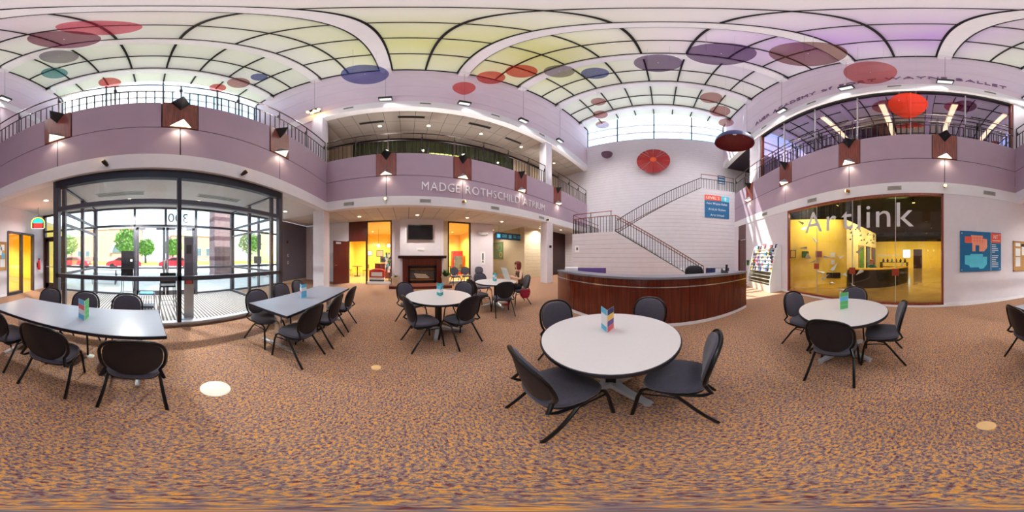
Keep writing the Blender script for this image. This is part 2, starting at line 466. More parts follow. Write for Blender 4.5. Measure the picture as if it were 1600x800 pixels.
def text_on_wall(body, size, ext=0.004, align='LEFT', width=None, mirror=False):
    """MB of text lying on a wall: local x runs leftwards for the reader, y out of the wall, z up"""
    vs, fs = text_geo(body, size, ext, align)
    k = 1.0
    if width and vs:
        xs = [v[0] for v in vs]; k = width/(max(xs)-min(xs))
    sg = 1 if mirror else -1
    out = [(sg*v[0]*k, v[2], v[1]) for v in vs]
    if mirror: fs = [tuple(reversed(f)) for f in fs]
    return MB().add(out, fs)
# walls of the hall: A entrance (y=-3.12)  B lettered balcony (x=-5.84)  C stair wall (y=11.7)  D gallery (x=4.62)
YA, XB, YC, XD = -3.12, -5.84, 11.7, 4.62
def W(side, u, n, z):
    return {'A': (u, YA+n, z), 'B': (XB+n, u, z), 'C': (u, YC-n, z), 'D': (XD-n, u, z)}[side]
ROT = {'A': 0.0, 'B': -PI/2, 'C': PI, 'D': PI/2}
def wbox(mb, side, u0, u1, n0, n1, z0, z1):
    p = W(side, u0, n0, z0); q = W(side, u1, n1, z1)
    return mb.box(p[0], q[0], p[1], q[1], z0, z1)
def lamp(name, kind, loc, energy, col, parent=None, size=0.1, dirv=(0, 0, -1), spot=1.6, blend=0.6):
    d = bpy.data.lights.new(name, kind); d.energy = energy; d.color = col
    if kind == 'AREA': d.shape = 'DISK'; d.size = size
    else: d.shadow_soft_size = size
    if kind == 'SPOT': d.spot_size = spot; d.spot_blend = blend
    o = bpy.data.objects.new(name, d); COL.objects.link(o); o.location = loc
    o.rotation_euler = Vector(dirv).to_track_quat('-Z', 'Y').to_euler()
    if parent: o.parent = parent
    return o

# =================================================================== STRUCTURE
RIBS = [-6.39, -3.56, -0.73, 2.10, 4.93, 7.76, 10.59]
YEND = -7.6
VX, HALF, RISE, SPRING = -0.61, 5.23, 1.2, 14.25
VR = (HALF**2+RISE**2)/(2*RISE)
def vz(x):
    return SPRING+math.sqrt(max(0, VR**2-(x-VX)**2))-(VR-RISE)
Z_BAND0, Z_BAND1, Z_MID, Z_TOP = 3.38, 3.76, 4.66, 5.78      # balcony fronts
Z_F2 = 5.6                                                    # upper floor
Z_UB0, Z_UB1 = 9.05, 9.6                                      # upper white band

# ---- floor (carpet)
fl = MB()
fl.box(-8.5, XD, -3.2, YC, -0.06, 0); fl.box(-8.5, -3.3, -6.0, -3.2, -0.06, 0); fl.box(2.1, XD, -6.0, -3.2, -0.06, 0)
fl.box(-12.2, -8.5, 5.0, 7.0, -0.06, 0)
struct('floor', fl, 'carpet', 'flecked orange, tan and slate carpet of the hall')

# ---- vaulted skylight ceiling: panels, white ribs, black glazing bars
ceil = struct('ceiling', label='barrel-vaulted skylight of translucent panels between white ribs')
xs = [VX-HALF+i*(2*HALF/8) for i in range(9)]
yedges = [YEND]
for i, r in enumerate(RIBS):
    if i: yedges.append((RIBS[i-1]+r)/2)
    yedges.append(r)
yedges += [YC]
for j in range(len(yedges)-1):
    for i in range(8):
        a, b = xs[i], xs[i+1]; ring = []
        for k in range(4):
            x = a+(b-a)*k/3.0; ring.append((x, vz(x)))
        poly = ring+[(x, z+0.03) for x, z in reversed(ring)]
        MB().prism(poly, 'y', yedges[j], yedges[j+1]).build('skylight_panel', 'skylight', ceil)
def arcstrip(y0, y1, d0, d1, n=32):
    lo = [(VX-HALF+2*HALF*k/n) for k in range(n+1)]
    poly = [(x, vz(x)-d1) for x in lo]+[(x, vz(x)-d0) for x in reversed(lo)]
    # split into quads so the prism stays convex
    mb = MB()
    for k in range(n):
        a, b = lo[k], lo[k+1]
        mb.prism([(a, vz(a)-d1), (b, vz(b)-d1), (b, vz(b)-d0), (a, vz(a)-d0)], 'y', y0, y1)
    return mb
for r in RIBS:
    arcstrip(r-0.2, r+0.2, 0.02, 0.30).build('rib', 'white_band', ceil)
    for s in (-1, 1):
        arcstrip(r+s*0.23-0.03, r+s*0.23+0.03, 0.0, 0.07).build('glazing_bar', 'black_metal', ceil)
    for x0 in (XB, XD-0.28):        # rib feet on the side walls
        MB().box(x0, x0+0.28, r-0.2, r+0.2, SPRING-0.42, SPRING-0.02).build('rib_foot', 'white_band', ceil)
for j in range(len(yedges)-1):
    if yedges[j] in RIBS or j == 0: continue
    arcstrip(yedges[j]-0.035, yedges[j]+0.035, 0.0, 0.07).build('glazing_bar', 'black_metal', ceil)
for x in xs:
    xx = min(max(x, XB+0.04), XD-0.04)
    MB().box(xx-0.035, xx+0.035, YEND, YC, vz(x)-0.075, vz(x)-0.001).build('glazing_bar', 'black_metal', ceil)

# ---- arched end windows (above the stair wall and behind the entrance balcony)
def end_window(n, y, side):
    w = struct('window_%d' % n, label='wide arched clerestory window under the end of the vault')
    yy = y
    mull = [XB+0.02, -3.35, -0.61, 2.13, XD-0.02]; rows = [11.8, 12.75, 13.75]
    for i in range(4):
        a, b = mull[i], mull[i+1]
        for k in range(3):
            z0 = rows[k]
            def top(x): return vz(x)-0.02 if k == 2 else rows[k+1]
            n_ = 6; poly = [(a+(b-a)*q/n_, z0) for q in range(n_+1)]+[(a+(b-a)*q/n_, top(a+(b-a)*q/n_)) for q in range(n_, -1, -1)]
            mb = MB()
            for q in range(n_):
                p, r_ = a+(b-a)*q/n_, a+(b-a)*(q+1)/n_
                mb.add([(p, yy, z0), (r_, yy, z0), (r_, yy, top(r_)), (p, yy, top(p))], [(0, 1, 2, 3)])
            mb.build('pane', 'end_glass', w)
    for x in mull:
        MB().box(x-0.04, x+0.04, yy-0.06, yy+0.06, 11.75, vz(x)).build('mullion', 'frame_grey', w)
    for z in rows:
        MB().box(XB, XD, yy-0.06, yy+0.06, z-0.05, z+0.05).build('transom', 'frame_grey' if z < 12 else 'white_band', w)
    return w
end_window(1, YC+0.12, 'C'); end_window(2, YEND-0.1, 'A')
struct('wall_end', MB().box(XB-0.3, XD+0.3, YEND-0.25, YEND, Z_F2, 11.75), 'upper_wall')

# ---- upper side walls (boards above the white band)
def upper_wall(side, name):
    w = struct(name, label='pale lilac boarded upper wall below the vault')
    zs = [Z_UB1, 10.25, 11.5, 12.95, SPRING+0.1]
    for i in range(4):
        wbox(MB(), side, YEND, YC, -0.3, 0, zs[i]+0.008, zs[i+1]-0.008).build('wall_board', 'upper_wall', w)
    wbox(MB(), side, YEND, YC, -0.3, -0.015, Z_UB1-0.2, SPRING+0.1).build('backing', 'joint', w)
    wbox(MB(), side, YEND, YC, -0.28, 0.05, Z_UB0, Z_UB1).build('white_band', 'white_band', w)
    return w
upper_wall('B', 'wall_upper_lettered_side'); upper_wall('D', 'wall_upper_gallery_side')

# ---- balcony fronts
def balcony(side, name, u0, u1, pans, lab, ret=0.25):
    w = struct(name, label=lab)
    j = 0.012
    wbox(MB(), side, u0, u1, -ret, -0.02, Z_BAND0+0.02, Z_TOP-0.02).build('backing', 'joint', w)
    wbox(MB(), side, u0, u1, -ret, 0.015, Z_BAND0, Z_BAND1-0.004).build('white_band', 'white_band', w)
    edges = [u0]+sorted(pans)+[u1]
    for i in range(len(edges)-1):
        wbox(MB(), side, edges[i]+j, edges[i+1]-j, -0.1, 0, Z_BAND1+0.004, Z_MID-j).build('fascia_panel', 'purple', w)
        a = edges[i]+(0.36 if i else 0); b = edges[i+1]-(0.36 if i < len(edges)-2 else 0)
        if b > a: wbox(MB(), side, a+j, b-j, -0.1, 0, Z_MID+j, Z_TOP).build('fascia_panel', 'purple', w)
    for p in pans:
        wbox(MB(), side, p-0.35, p+0.35, -0.1, 0.02, Z_MID+j, Z_TOP).build('wood_panel', 'red_wood', w)
    return w
PAN_A = [2.0, -0.58, -3.17]; PAN_B = [-0.73, 2.10, 4.95, 7.78]; PAN_D = [-0.75, 2.09, 4.92, 7.80]
balcony('A', 'wall_entrance_balcony', XB-0.02, XD+0.02, PAN_A, 'dark lilac balcony front above the glass entrance')
balcony('B', 'wall_lettered_balcony', YA, YC, PAN_B, 'lilac balcony front carrying the metal lettering')
balcony('D', 'wall_gallery_balcony', YA, 9.75, PAN_D, 'lilac balcony front above the gallery window')

# ---- upper floors and their ceilings
struct('floor_upper_entrance', MB().box(XB, XD, YEND, YA-0.25, Z_F2-0.25, Z_F2), 'carpet')
struct('floor_upper_lobby', MB().box(-11.5, XB-0.25, -7.6, YC, Z_F2-0.25, Z_F2), 'carpet')
struct('floor_upper_studio', MB().box(XD+0.25, 9.4, -7.6, YC, Z_F2-0.25, Z_F2), 'hall_floor')
# lay-in tile ceilings
def tile_ceiling(name, x0, x1, y0, y1, z, nx, ny, mat, top):
    c = struct(name, label='suspended ceiling of lay-in tiles')
    MB().box(x0, x1, y0, y1, z+0.015, top).build('ceiling_grid', 'grid', c)
    dx, dy = (x1-x0)/nx, (y1-y0)/ny
    me = MB().box(-dx/2+0.012, dx/2-0.012, -dy/2+0.012, dy/2-0.012, 0, 0.012).mesh('ceiling_tile', mat)
    for i in range(nx):
        for k in range(ny):
            place('ceiling_tile', me, c, (x0+(i+0.5)*dx, y0+(k+0.5)*dy, z+0.002))
    return c
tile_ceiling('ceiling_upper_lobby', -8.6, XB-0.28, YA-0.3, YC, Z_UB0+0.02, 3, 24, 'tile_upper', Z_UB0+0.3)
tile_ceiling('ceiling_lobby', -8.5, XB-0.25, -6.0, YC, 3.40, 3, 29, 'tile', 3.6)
struct('ceiling_corridor', MB().box(XB-0.25, XD, -6.0, YA-0.25, 3.40, 3.5), 'ceiling_white')
# upper lobby back: green glass front with a lit room behind
ul = struct('wall_upper_lobby', label='green-tinted glazed front of the upper lobby')
MB().box(-8.7, -8.6, YEND, YC, 8.85, Z_UB0+0.3).build('header', 'black_metal', ul)
for k in range(7):
    y0 = -2.9+k*1.35
    MB().box(-8.62, -8.60, y0+0.03, y0+1.32, Z_F2+0.05, 8.85).build('pane', 'green_glass', ul)
    MB().box(-8.66, -8.58, y0-0.03, y0+0.03, Z_F2, 8.85).build('mullion', 'black_metal', ul)
MB().box(-8.66, -8.58, 6.52, 6.58, Z_F2, 8.85).build('mullion', 'black_metal', ul)
MB().box(-8.75, -8.6, 6.58, YC, Z_F2, 8.85).build('wall_part', 'tan_wall', ul)
MB().box(-8.75, -8.6, YEND, -2.93, Z_F2, 8.85).build('wall_part', 'tan_wall', ul)
ur = MB(); ur.box(-11.6, -11.5, -3, 6.6, Z_F2, 9.1); ur.box(-11.5, -8.7, -3.1, -3.0, Z_F2, 9.1); ur.box(-11.5, -8.7, 6.55, 6.65, Z_F2, 9.1); ur.box(-11.6, -8.7, -3.1, 6.65, 8.9, 9.1)
struct('wall_upper_office', ur, 'green_wall')
# closing walls of the upper level
cw = MB(); cw.box(-8.7, XB-0.02, YEND-0.25, YEND, Z_F2, Z_UB0+0.3); cw.box(XB-0.3, XB, YEND, YA-0.6, Z_F2, Z_UB0)
cw.box(XD, XD+0.3, YEND, YA-0.42, Z_F2, Z_UB0)
struct('wall_upper_side', cw, 'upper_wall')
# upper studio behind the mirror-like glass on the gallery side
us = MB(); us.box(9.3, 9.4, -3.4, YC, Z_F2, Z_UB0+0.3); us.box(XD+0.3, 9.4, -3.5, -3.4, Z_F2, Z_UB0+0.3)
struct('wall_upper_studio', us, 'studio_dark')
struct('wall_studio_end', MB().box(XD+0.12, 9.3, 6.85, 7.0, Z_F2, Z_UB0), 'white_wall')
struct('ceiling_studio', MB().box(XD+0.25, 9.4, -7.6, YC, Z_UB0+0.02, Z_UB0+0.3), 'studio_dark')
uc = MB(); uc.box(6.9, 7.0, 7.0, YC, Z_F2, Z_UB0)
struct('wall_upper_corridor', uc, 'brown_wall')
w3 = struct('window_3', label='reflective studio window wall behind the gallery-side railing')
for k in range(6):
    y0 = -3.05+k*1.64
    MB().box(XD+0.16, XD+0.18, y0+0.012, y0+1.628, Z_F2, Z_UB0).build('pane', 'mirror_glass', w3)
    if k: MB().box(XD+0.12, XD+0.20, y0-0.014, y0+0.014, Z_F2, Z_UB0).build('mullion', 'alu', w3)
for y in (-3.05, 6.79):
    MB().box(XD+0.08, XD+0.22, y-0.05, y+0.05, Z_F2, Z_UB0).build('jamb', 'red_wood', w3)
MB().box(XD+0.08, XD+0.22, -3.05, 6.79, Z_UB0-0.12, Z_UB0).build('head', 'black_metal', w3)

# ---- square columns
def column(name, x, y, z0, z1, lab, s=0.25, mat='column'):
    o = struct(name, MB().box(x-s, x+s, y-s, y+s, z0, z1), mat, lab)
    return o
column('column_entrance', -5.95, -3.42, 0, 3.40, 'square white column at the corner by the grey tables')
column('column_entrance_upper', -5.98, -3.5, Z_F2, Z_UB0, 'square column on the upper level at the entrance corner')
column('column_lobby', -6.02, 7.0, 0, 3.40, 'square pale column between lobby and stairs')
column('column_lobby_upper', -6.10, 7.0, Z_F2, Z_UB0, 'square pale column of the upper lobby')
column('column_gallery_upper', 4.86, -3.30, Z_F2, Z_UB0, 'white corner column on the upper gallery side', 0.22)
column('column_stair_upper', 5.12, 7.40, Z_F2, Z_UB0, 'white pier beside the studio window', 0.45)

# ---- stair wall (C): block courses
wc = struct('wall_stair', label='tall pale coursed wall behind the stairs')
MB().box(-9.0, 7.0, YC+0.02, YC+0.3, 0, 11.75).build('backing', 'joint', wc)
z = 0.0; k = 0
while z < 11.74:
    h = min(0.235, 11.75-z)
    MB().box(-9.0, 7.0, YC, YC+0.1, z+0.004, z+h-0.004).build('course', 'block_wall', wc)
    z += h; k += 1
# ---- stairs
Y0, Y1 = 7.9, 9.75
ZL = 2.75
SL = 0.6
st = struct('wall_stair_front', label='white coursed stair block with sloping top')
def course_strip(parent, y, xl, xr, ztop, mat='block_wall', th=0.12):
    z = 0.0
    while z < ztop-0.01:
        h = min(0.235, ztop-z); z1 = z+h-0.004; zz = z+0.004
        a0, b0, a1, b1 = xl(zz), xr(zz), xl(z1), xr(z1)
        if b0 > a0 and b1 > a1-0.3:
            MB().prism([(a0, zz), (b0, zz), (max(b1, a1+0.001), z1), (a1, z1)], 'y', y, y+th).build('course', mat, parent)
        z += h
xr_low = lambda z: -2.36+(ZL-z)/SL
course_strip(st, Y0, lambda z: -4.88, xr_low, ZL)
MB().prism([(-4.86, 0), (2.18, 0), (-2.38, ZL-0.02), (-4.86, ZL-0.02)], 'y', Y0+0.05, Y0+0.15).build('backing', 'joint', st)
for zc in range(12):    # end face of the block under the half landing
    MB().box(-4.88, -4.76, Y0+0.12, YC, zc*0.229+0.004, (zc+1)*0.229-0.004).build('course', 'block_wall', st)
MB().box(-4.8, -4.7, Y0+0.12, YC, 0, ZL-0.02).build('backing', 'joint', st)
su = struct('wall_stair_upper', label='white coursed wall under the upper flight and landing')
ZU = 5.95
xl_up = lambda z: -2.83+max(0, (z-2.88))/0.589 if z > ZL else -4.7
course_strip(su, Y1, xl_up, lambda z: XD, ZU)
MB().prism([(-4.7, 0), (XD, 0), (XD, ZU-0.02), (2.37, ZU-0.02), (-2.8, 2.87), (-4.7, 2.7)], 'y', Y1+0.05, Y1+0.15).build('backing', 'joint', su)
stair = struct('staircase', label='staircase of two flights with half landing against the pale coursed wall')
nl = 16
for i in range(nl):         # lower flight rises to the left
    x1 = 2.2-(i+1)*4.56/nl; zt = ZL*(i+1)/nl
    MB().box(x1, x1+4.56/nl+0.03, Y0+0.15, Y1, zt-0.17, zt-0.05).build('step', 'concrete', stair)
MB().box(-4.76, -2.36, Y0+0.15, YC, ZL-0.25, ZL-0.05).build('half_landing', 'concrete', stair)
for i in range(nl):         # upper flight rises to the right along the wall
    x0 = -2.83+i*5.21/nl; zt = ZL+(Z_F2-ZL)*(i+1)/nl
    MB().box(x0-0.03, x0+5.21/nl, Y1+0.15, YC, zt-0.17, zt-0.02).build('step', 'concrete', stair)
MB().box(2.38, XD+2.2, Y1+0.15, YC, Z_F2-0.25, Z_F2).build('upper_landing', 'concrete', stair)

# ---- lower lobby back wall (B side)
lb = struct('wall_lobby', label='white lobby wall with fireplace breast and glazed room beyond')
LX = -8.5
def lw(y0, y1, z0, z1, mat, nm, x0=LX-0.15, x1=LX): return MB().box(x0, x1, y0, y1, z0, z1).build(nm, mat, lb)
lw(-6.0, -3.14, 0, 3.4, 'white_wall', 'wall_part'); lw(-3.14, -2.08, 2.3, 3.4, 'mahogany', 'wood_panel')
lw(-0.77, -0.32, 0, 3.4, 'white_wall', 'wall_part'); lw(1.9, 2.22, 0, 3.4, 'tan_wall', 'wall_part')
lw(3.52, 5.0, 0, 3.4, 'white_wall', 'wall_part')
lw(-0.32, 1.9, 0, 3.4, 'white_wall', 'chimney_breast', LX-0.15, -8.2)
# recessed passage and tan block wall on the right
ps = MB(); ps.box(-12.3, -8.66, 4.86, 4.99, 0, 3.4); ps.box(-12.35, -12.2, 4.9, 7.1, 0, 3.4)
ps.box(-12.2, -8.05, 7.0, 7.15, 0, 3.4); struct('wall_passage', ps, 'tan_wall')
pb = struct('wall_passage_block', label='tan coursed wall catching a ceiling light beside the column')
for zc in range(14):
    MB().box(-8.05, -7.9, 6.99, 9.6, zc*0.243+0.004, (zc+1)*0.243-0.004).build('course', 'tan_wall', pb)
MB().box(-8.04, -7.92, 7.16, 9.6, 0, 3.4).build('backing', 'joint', pb)
struct('ceiling_passage', MB().box(-12.3, -8.5, 4.9, 7.1, 3.40, 3.6), 'ceiling_white')
dk = MB(); dk.box(-8.1, -7.95, 9.6, YC, 0, 3.4)
struct('wall_stair_back', dk, 'dark_wood')
# windows into the terrace cafe
w4 = struct('window_4', label='tall cafe window with dark wood frame left of the fireplace')
MB().box(LX-0.06, LX-0.04, -2.08, -0.80, 0.12, 3.34).build('pane', 'gallery_glass', w4)
for y in (-2.11, -0.80): MB().box(LX-0.13, LX+0.02, y-0.03, y+0.03, 0, 3.4).build('jamb', 'dark_wood', w4)
MB().box(LX-0.13, LX+0.02, -2.08, -0.8, 3.34, 3.4).build('head', 'dark_wood', w4)
MB().box(LX-0.13, LX+0.02, -2.08, -0.8, 0, 0.12).build('sill', 'white_band', w4)
w5 = struct('window_5', label='tall cafe window right of the fireplace')
MB().box(LX-0.06, LX-0.04, 2.25, 3.49, 0.12, 3.34).build('pane', 'gallery_glass', w5)
for y in (2.24, 3.50): MB().box(LX-0.13, LX+0.02, y-0.03, y+0.03, 0, 3.4).build('jamb', 'black_metal', w5)
MB().box(LX-0.13, LX+0.02, 2.25, 3.49, 3.34, 3.4).build('head', 'black_metal', w5)
MB().box(LX-0.13, LX+0.02, 2.25, 3.49, 0, 0.12).build('sill', 'white_band', w5)
# open mahogany door
d1 = struct('door_1', label='mahogany door standing open at the cafe')
d1.location = (LX+0.02, -3.14, 0); d1.rotation_euler = (0, 0, R(-32))
MB().box(0, 0.98, -0.045, 0, 0.01, 2.30).build('door_leaf', 'mahogany', d1)
MB().tube([(0.90, 0.0, 1.02), (0.90, 0.05, 1.02), (0.80, 0.055, 1.02)], 0.011).build('door_handle', 'chrome', d1)
MB().box(0.55, 0.85, 0.0, 0.05, 2.14, 2.24).build('door_closer', 'alu', d1)
for y in (-3.16, -2.12): MB().box(LX-0.13, LX+0.03, y-0.04, y+0.02, 0, 2.34).build('door_frame', 'dark_wood', lb)
# terrace cafe room
tr = MB(); tr.box(-14.1, -14.0, -4.6, 5.0, 0, 3.5); tr.box(-14, LX-0.15, -4.7, -4.6, 0, 3.5); tr.box(-14, LX-0.15, 4.75, 4.85, 0, 3.5)
struct('wall_cafe', tr, 'yellow_wall')
struct('ceiling_cafe', MB().box(-14.1, LX-0.15, -4.7, 4.9, 3.40, 3.55), 'yellow_pale')
struct('floor_cafe', MB().box(-14.1, LX, -4.7, 4.9, -0.06, 0.0), 'hall_floor')
# ---- facade wall left and right of the vestibule
fa = struct('wall_facade', label='dark grey corridor wall beside the vestibule')
MB().box(-8.65, -6.1, -6.15, -6.0, 0, 3.4).build('wall_part', 'dark_grey_wall', fa)
MB().box(-8.5, -6.1, -6.0, -5.985, 0, 0.12).build('baseboard', 'tan_wall', fa)
for n_, xa, xb, lab in ((11, 2.16, 3.50, 'street glazing left of the vestibule'), (12, -6.1, -3.36, 'street glazing right of the vestibule')):
    wq = struct('window_%d' % n_, label=lab)
    k = 1 if n_ == 11 else 2
    for q in range(k+1):
        x = xa+(xb-xa)*q/k; MB().box(x-0.04, x+0.04, -6.1, -6.0, 0, 3.4).build('mullion', 'frame_grey', wq)
    for zz in (0.05, 1.06, 2.62, 3.36): MB().box(xa, xb, -6.1, -6.0, zz-0.04, zz+0.04).build('rail', 'frame_grey', wq)
    for q in range(k):
        for z0, z1 in ((0.09, 1.02), (1.10, 2.58), (2.66, 3.32)): MB().box(xa+(xb-xa)*q/k+0.04, xa+(xb-xa)*(q+1)/k-0.04, -6.06, -6.05, z0, z1).build('pane', 'clear_glass', wq)
MB().box(4.58, 4.80, -6.15, -6.0, 0, 3.4).build('wall_part', 'white_wall', fa)
d2 = struct('door_2', label='dark wooden exterior door with tall glass lights')
for x in (3.55, 4.56): MB().box(x-0.05, x+0.05, -6.12, -5.98, 0, 3.4).build('door_frame', 'dark_wood', d2)
for zz in (2.32, 2.62, 3.36): MB().box(3.55, 4.56, -6.1, -6.0, zz-0.04, zz+0.04).build('door_frame', 'dark_wood', d2)
MB().box(3.6, 4.51, -6.07, -6.06, 2.36, 2.58).build('pane', 'clear_glass', d2); MB().box(3.6, 4.51, -6.07, -6.06, 2.66, 3.32).build('pane', 'clear_glass', d2)
lf = MB(); lf.box(3.60, 3.72, -6.08, -6.03, 0, 2.28); lf.box(4.34, 4.51, -6.08, -6.03, 0, 2.28); lf.box(3.6, 4.51, -6.08, -6.03, 0, 0.28); lf.box(3.6, 4.51, -6.08, -6.03, 2.15, 2.28)
lf.build('door_leaf', 'dark_wood', d2)
MB().box(3.72, 4.34, -6.06, -6.05, 0.28, 2.15).build('pane', 'clear_glass', d2)
MB().tube([(3.66, -6.03, 1.02), (3.66, -5.96, 1.02), (4.42, -5.96, 1.02), (4.42, -6.03, 1.02)], 0.018).build('push_bar', 'alu', d2)

# ---- gallery wall (D)
gw = struct('wall_gallery', label='white wall around the big gallery window')
def gd(y0, y1, z0, z1, mat='white_wall', nm='wall_part', n0=-0.15, n1=0.0): return wbox(MB(), 'D', y0, y1, n0, n1, z0, z1).build(nm, mat, gw)
gd(-3.85, -0.72, 0, 3.40); gd(4.78, 8.22, 0, 3.40); gd(9.15, YC, 0, 3.40); gd(8.22, 9.15, 2.5, 3.4, 'brown_door', 'door_panel')
gd(-6.0, -5.30, 0, 3.4); gd(-5.30, -3.85, 2.40, 3.4)
gd(-3.8, -0.72, 0, 0.10, 'white_band', 'baseboard', 0, 0.015); gd(4.78, 8.2, 0, 0.10, 'white_band', 'baseboard', 0, 0.015)
gd(-0.72, 4.78, 0, 0.06, 'white_band', 'baseboard', -0.10, 0.015)
d3 = struct('door_3', label='plain red-brown door at the foot of the stairs')
wbox(MB(), 'D', 8.26, 9.11, -0.1, -0.04, 0.01, 2.46).build('door_leaf', 'brown_door', d3)
for y in (8.23, 9.14): wbox(MB(), 'D', y-0.03, y+0.03, -0.12, 0.015, 0, 2.5).build('door_frame', 'brown_door', d3)
p = W('D', 8.36, -0.04, 1.02)
MB().tube([p, (p[0]-0.06, p[1], 1.02), (p[0]-0.06, p[1]+0.12, 1.02)], 0.012).build('door_handle', 'chrome', d3)
w6 = struct('window_6', label='large gallery shop window in a red-brown frame')
wbox(MB(), 'D', -0.72, 4.78, -0.1, 0.01, 3.30, 3.38).build('frame_head', 'red_wood', w6)
wbox(MB(), 'D', -0.72, 4.78, -0.1, 0.01, 0.06, 0.12).build('frame_sill', 'red_wood', w6)
for y in (-0.69, 4.75): wbox(MB(), 'D', y-0.03, y+0.03, -0.1, 0.01, 0.06, 3.38).build('frame_jamb', 'red_wood', w6)
gy = [-0.66, 0.66, 2.0, 3.36, 4.72]
for i in range(4):
    wbox(MB(), 'D', gy[i]+0.004, gy[i+1]-0.004, -0.06, -0.045, 0.12, 3.30).build('pane', 'gallery_glass', w6)
    if i: wbox(MB(), 'D', gy[i]-0.008, gy[i]+0.008, -0.065, -0.04, 0.12, 3.30).build('glass_joint', 'alu', w6)
for y, z in ((0.66, 1.03), (2.0, 1.04), (3.36, 1.14)):
    wbox(MB(), 'D', y-0.10, y+0.10, -0.045, -0.02, z-0.10, z+0.10).build('push_plate', 'push_plate', w6)
# glazed door unit to the yellow corridor
d4 = struct('door_4', label='grey-framed glass side light and opening to the yellow corridor')
for y in (-3.86, -4.60, -5.29): wbox(MB(), 'D', y-0.04, y+0.04, -0.13, 0.02, 0, 2.42).build('door_frame', 'frame_grey', d4)
wbox(MB(), 'D', -5.29, -3.86, -0.13, 0.02, 2.36, 2.44).build('door_frame', 'frame_grey', d4)
wbox(MB(), 'D', -4.6, -3.86, -0.13, 0.02, 0, 0.12).build('door_frame', 'frame_grey', d4)
wbox(MB(), 'D', -4.57, -3.9, -0.06, -0.05, 0.12, 2.36).build('pane', 'clear_glass', d4)
# yellow corridor
yc = MB(); yc.box(XD+0.15, 12.0, -3.85, -3.75, 0, 3.0); yc.box(XD+0.15, 12.0, -8.1, -8.0, 0, 3.0); yc.box(12.0, 12.1, -8.1, -3.75, 0, 3.0); yc.box(XD+0.15, XD+0.2, -8.0, -6.0, 0, 3.0)
struct('wall_yellow_corridor', yc, 'yellow_wall')
struct('ceiling_yellow_corridor', MB().box(XD+0.15, 12.1, -8.1, -3.75, 3.0, 3.2), 'yellow_pale')
struct('floor_yellow_corridor', MB().box(XD, 12.1, -8.1, -3.75, -0.06, 0.0), 'hall_floor')

# ---- gallery room behind the window
GX = 20.0
gr = MB(); gr.box(GX, GX+0.1, -6, 8.0, 0, 3.3); gr.box(XD+0.15, GX, -3.7, -3.6, 0, 4.4)
struct('wall_gallery_back', gr, 'yellow_wall')
gl = MB(); gl.prism([(5.0, 6.2), (5.1, 6.35), (7.1, 3.45), (7.0, 3.30)], 'z', 0, 3.25)
gl.box(XD+0.15, 5.1, 6.2, 6.35, 0, 3.25); struct('wall_gallery_side', gl, 'yellow_wall')
gp = MB(); gp.box(7.0, 12.4, 3.30, 3.45, 0, 3.25); struct('wall_gallery_partition', gp, 'yellow_pale')
gu = MB(); gu.box(XD+0.15, GX, 8.0, 8.1, 0, 4.4); gu.box(GX, GX+0.1, -6, 8, 3.3, 4.4); struct('wall_gallery_far', gu, 'black_ceiling')
struct('ceiling_gallery', MB().box(XD+0.15, GX+0.1, -3.7, 8.1, 4.4, 4.5), 'black_ceiling')
struct('floor_gallery', MB().box(XD+0.02, GX+0.1, -3.7, 8.1, -0.06, 0.0), 'gallery_floor')
struct('ceiling_upper_lobby_end', MB().box(-8.7, XB-0.28, YEND-0.25, YA-0.3, Z_UB0+0.02, Z_UB0+0.32), 'ceiling_white')

# =================================================================== VESTIBULE
ve = struct('window_7', label='grey-framed glass vestibule front at the entrance')
VX0, VX1, VYF, VYB = -3.3, 2.1, -3.25, -6.05
def bar(mb, x0, x1, y0, y1, z0, z1): return mb.box(x0, x1, y0, y1, z0, z1)
# front glazing
for x in (VX1, VX0): MB().box(x-0.07, x+0.07, VYF-0.07, VYF+0.05, 0, 3.38).build('post', 'frame_grey', ve)
MB().box(-0.62, -0.54, VYF-0.07, VYF+0.05, 0, 3.38).build('mullion', 'frame_dark', ve)
MB().box(VX0, VX1, VYF-0.07, VYF+0.06, 3.18, 3.38).build('head', 'frame_dark', ve)
MB().box(VX0, VX1, VYF-0.05, VYF+0.04, 2.58, 2.68).build('transom', 'frame_grey', ve)
MB().box(VX0, VX1, VYF-0.05, VYF+0.05, 1.0, 1.09).build('mid_rail', 'frame_grey', ve)
MB().box(VX0, VX1, VYF-0.08, VYF+0.06, 0.02, 0.10).build('sill', 'alu', ve)
MB().box(VX0, VX1, VYF+0.0, VYF+0.10, 0.0, 0.05).build('kerb', 'brown_wall', ve)
for a, b in ((VX0+0.07, -0.62), (-0.54, VX1-0.07)):
    for z0, z1 in ((0.10, 1.0), (1.09, 2.58), (2.68, 3.18)):
        MB().box(a, b, VYF-0.012, VYF-0.004, z0, z1).build('pane', 'clear_glass', ve)
# side walls with doors
for n, x, lab in ((8, VX1, 'vestibule side glazing with door near the yellow corridor'), (9, VX0, 'vestibule side glazing with door near the grey wall')):
    w = struct('window_%d' % n, label=lab)
    for y in (VYF-0.35, -4.75, VYB+0.05): MB().box(x-0.05, x+0.05, y-0.04, y+0.04, 0, 3.38).build('post', 'frame_grey', w)
    for z in (0.06, 1.05, 2.32, 2.62, 3.34): MB().box(x-0.035, x+0.035, VYB+0.05, VYF-0.35, z-0.035, z+0.035).build('rail', 'frame_grey', w)
    for y0, y1 in ((VYB+0.09, -4.79), (-4.71, VYF-0.39), (VYF-0.31, VYF-0.07)):
        for z0, z1 in ((0.1, 1.01), (1.09, 2.28), (2.66, 3.3)):
            MB().box(x-0.006, x+0.006, y0, y1, z0, z1).build('pane', 'clear_glass', w)
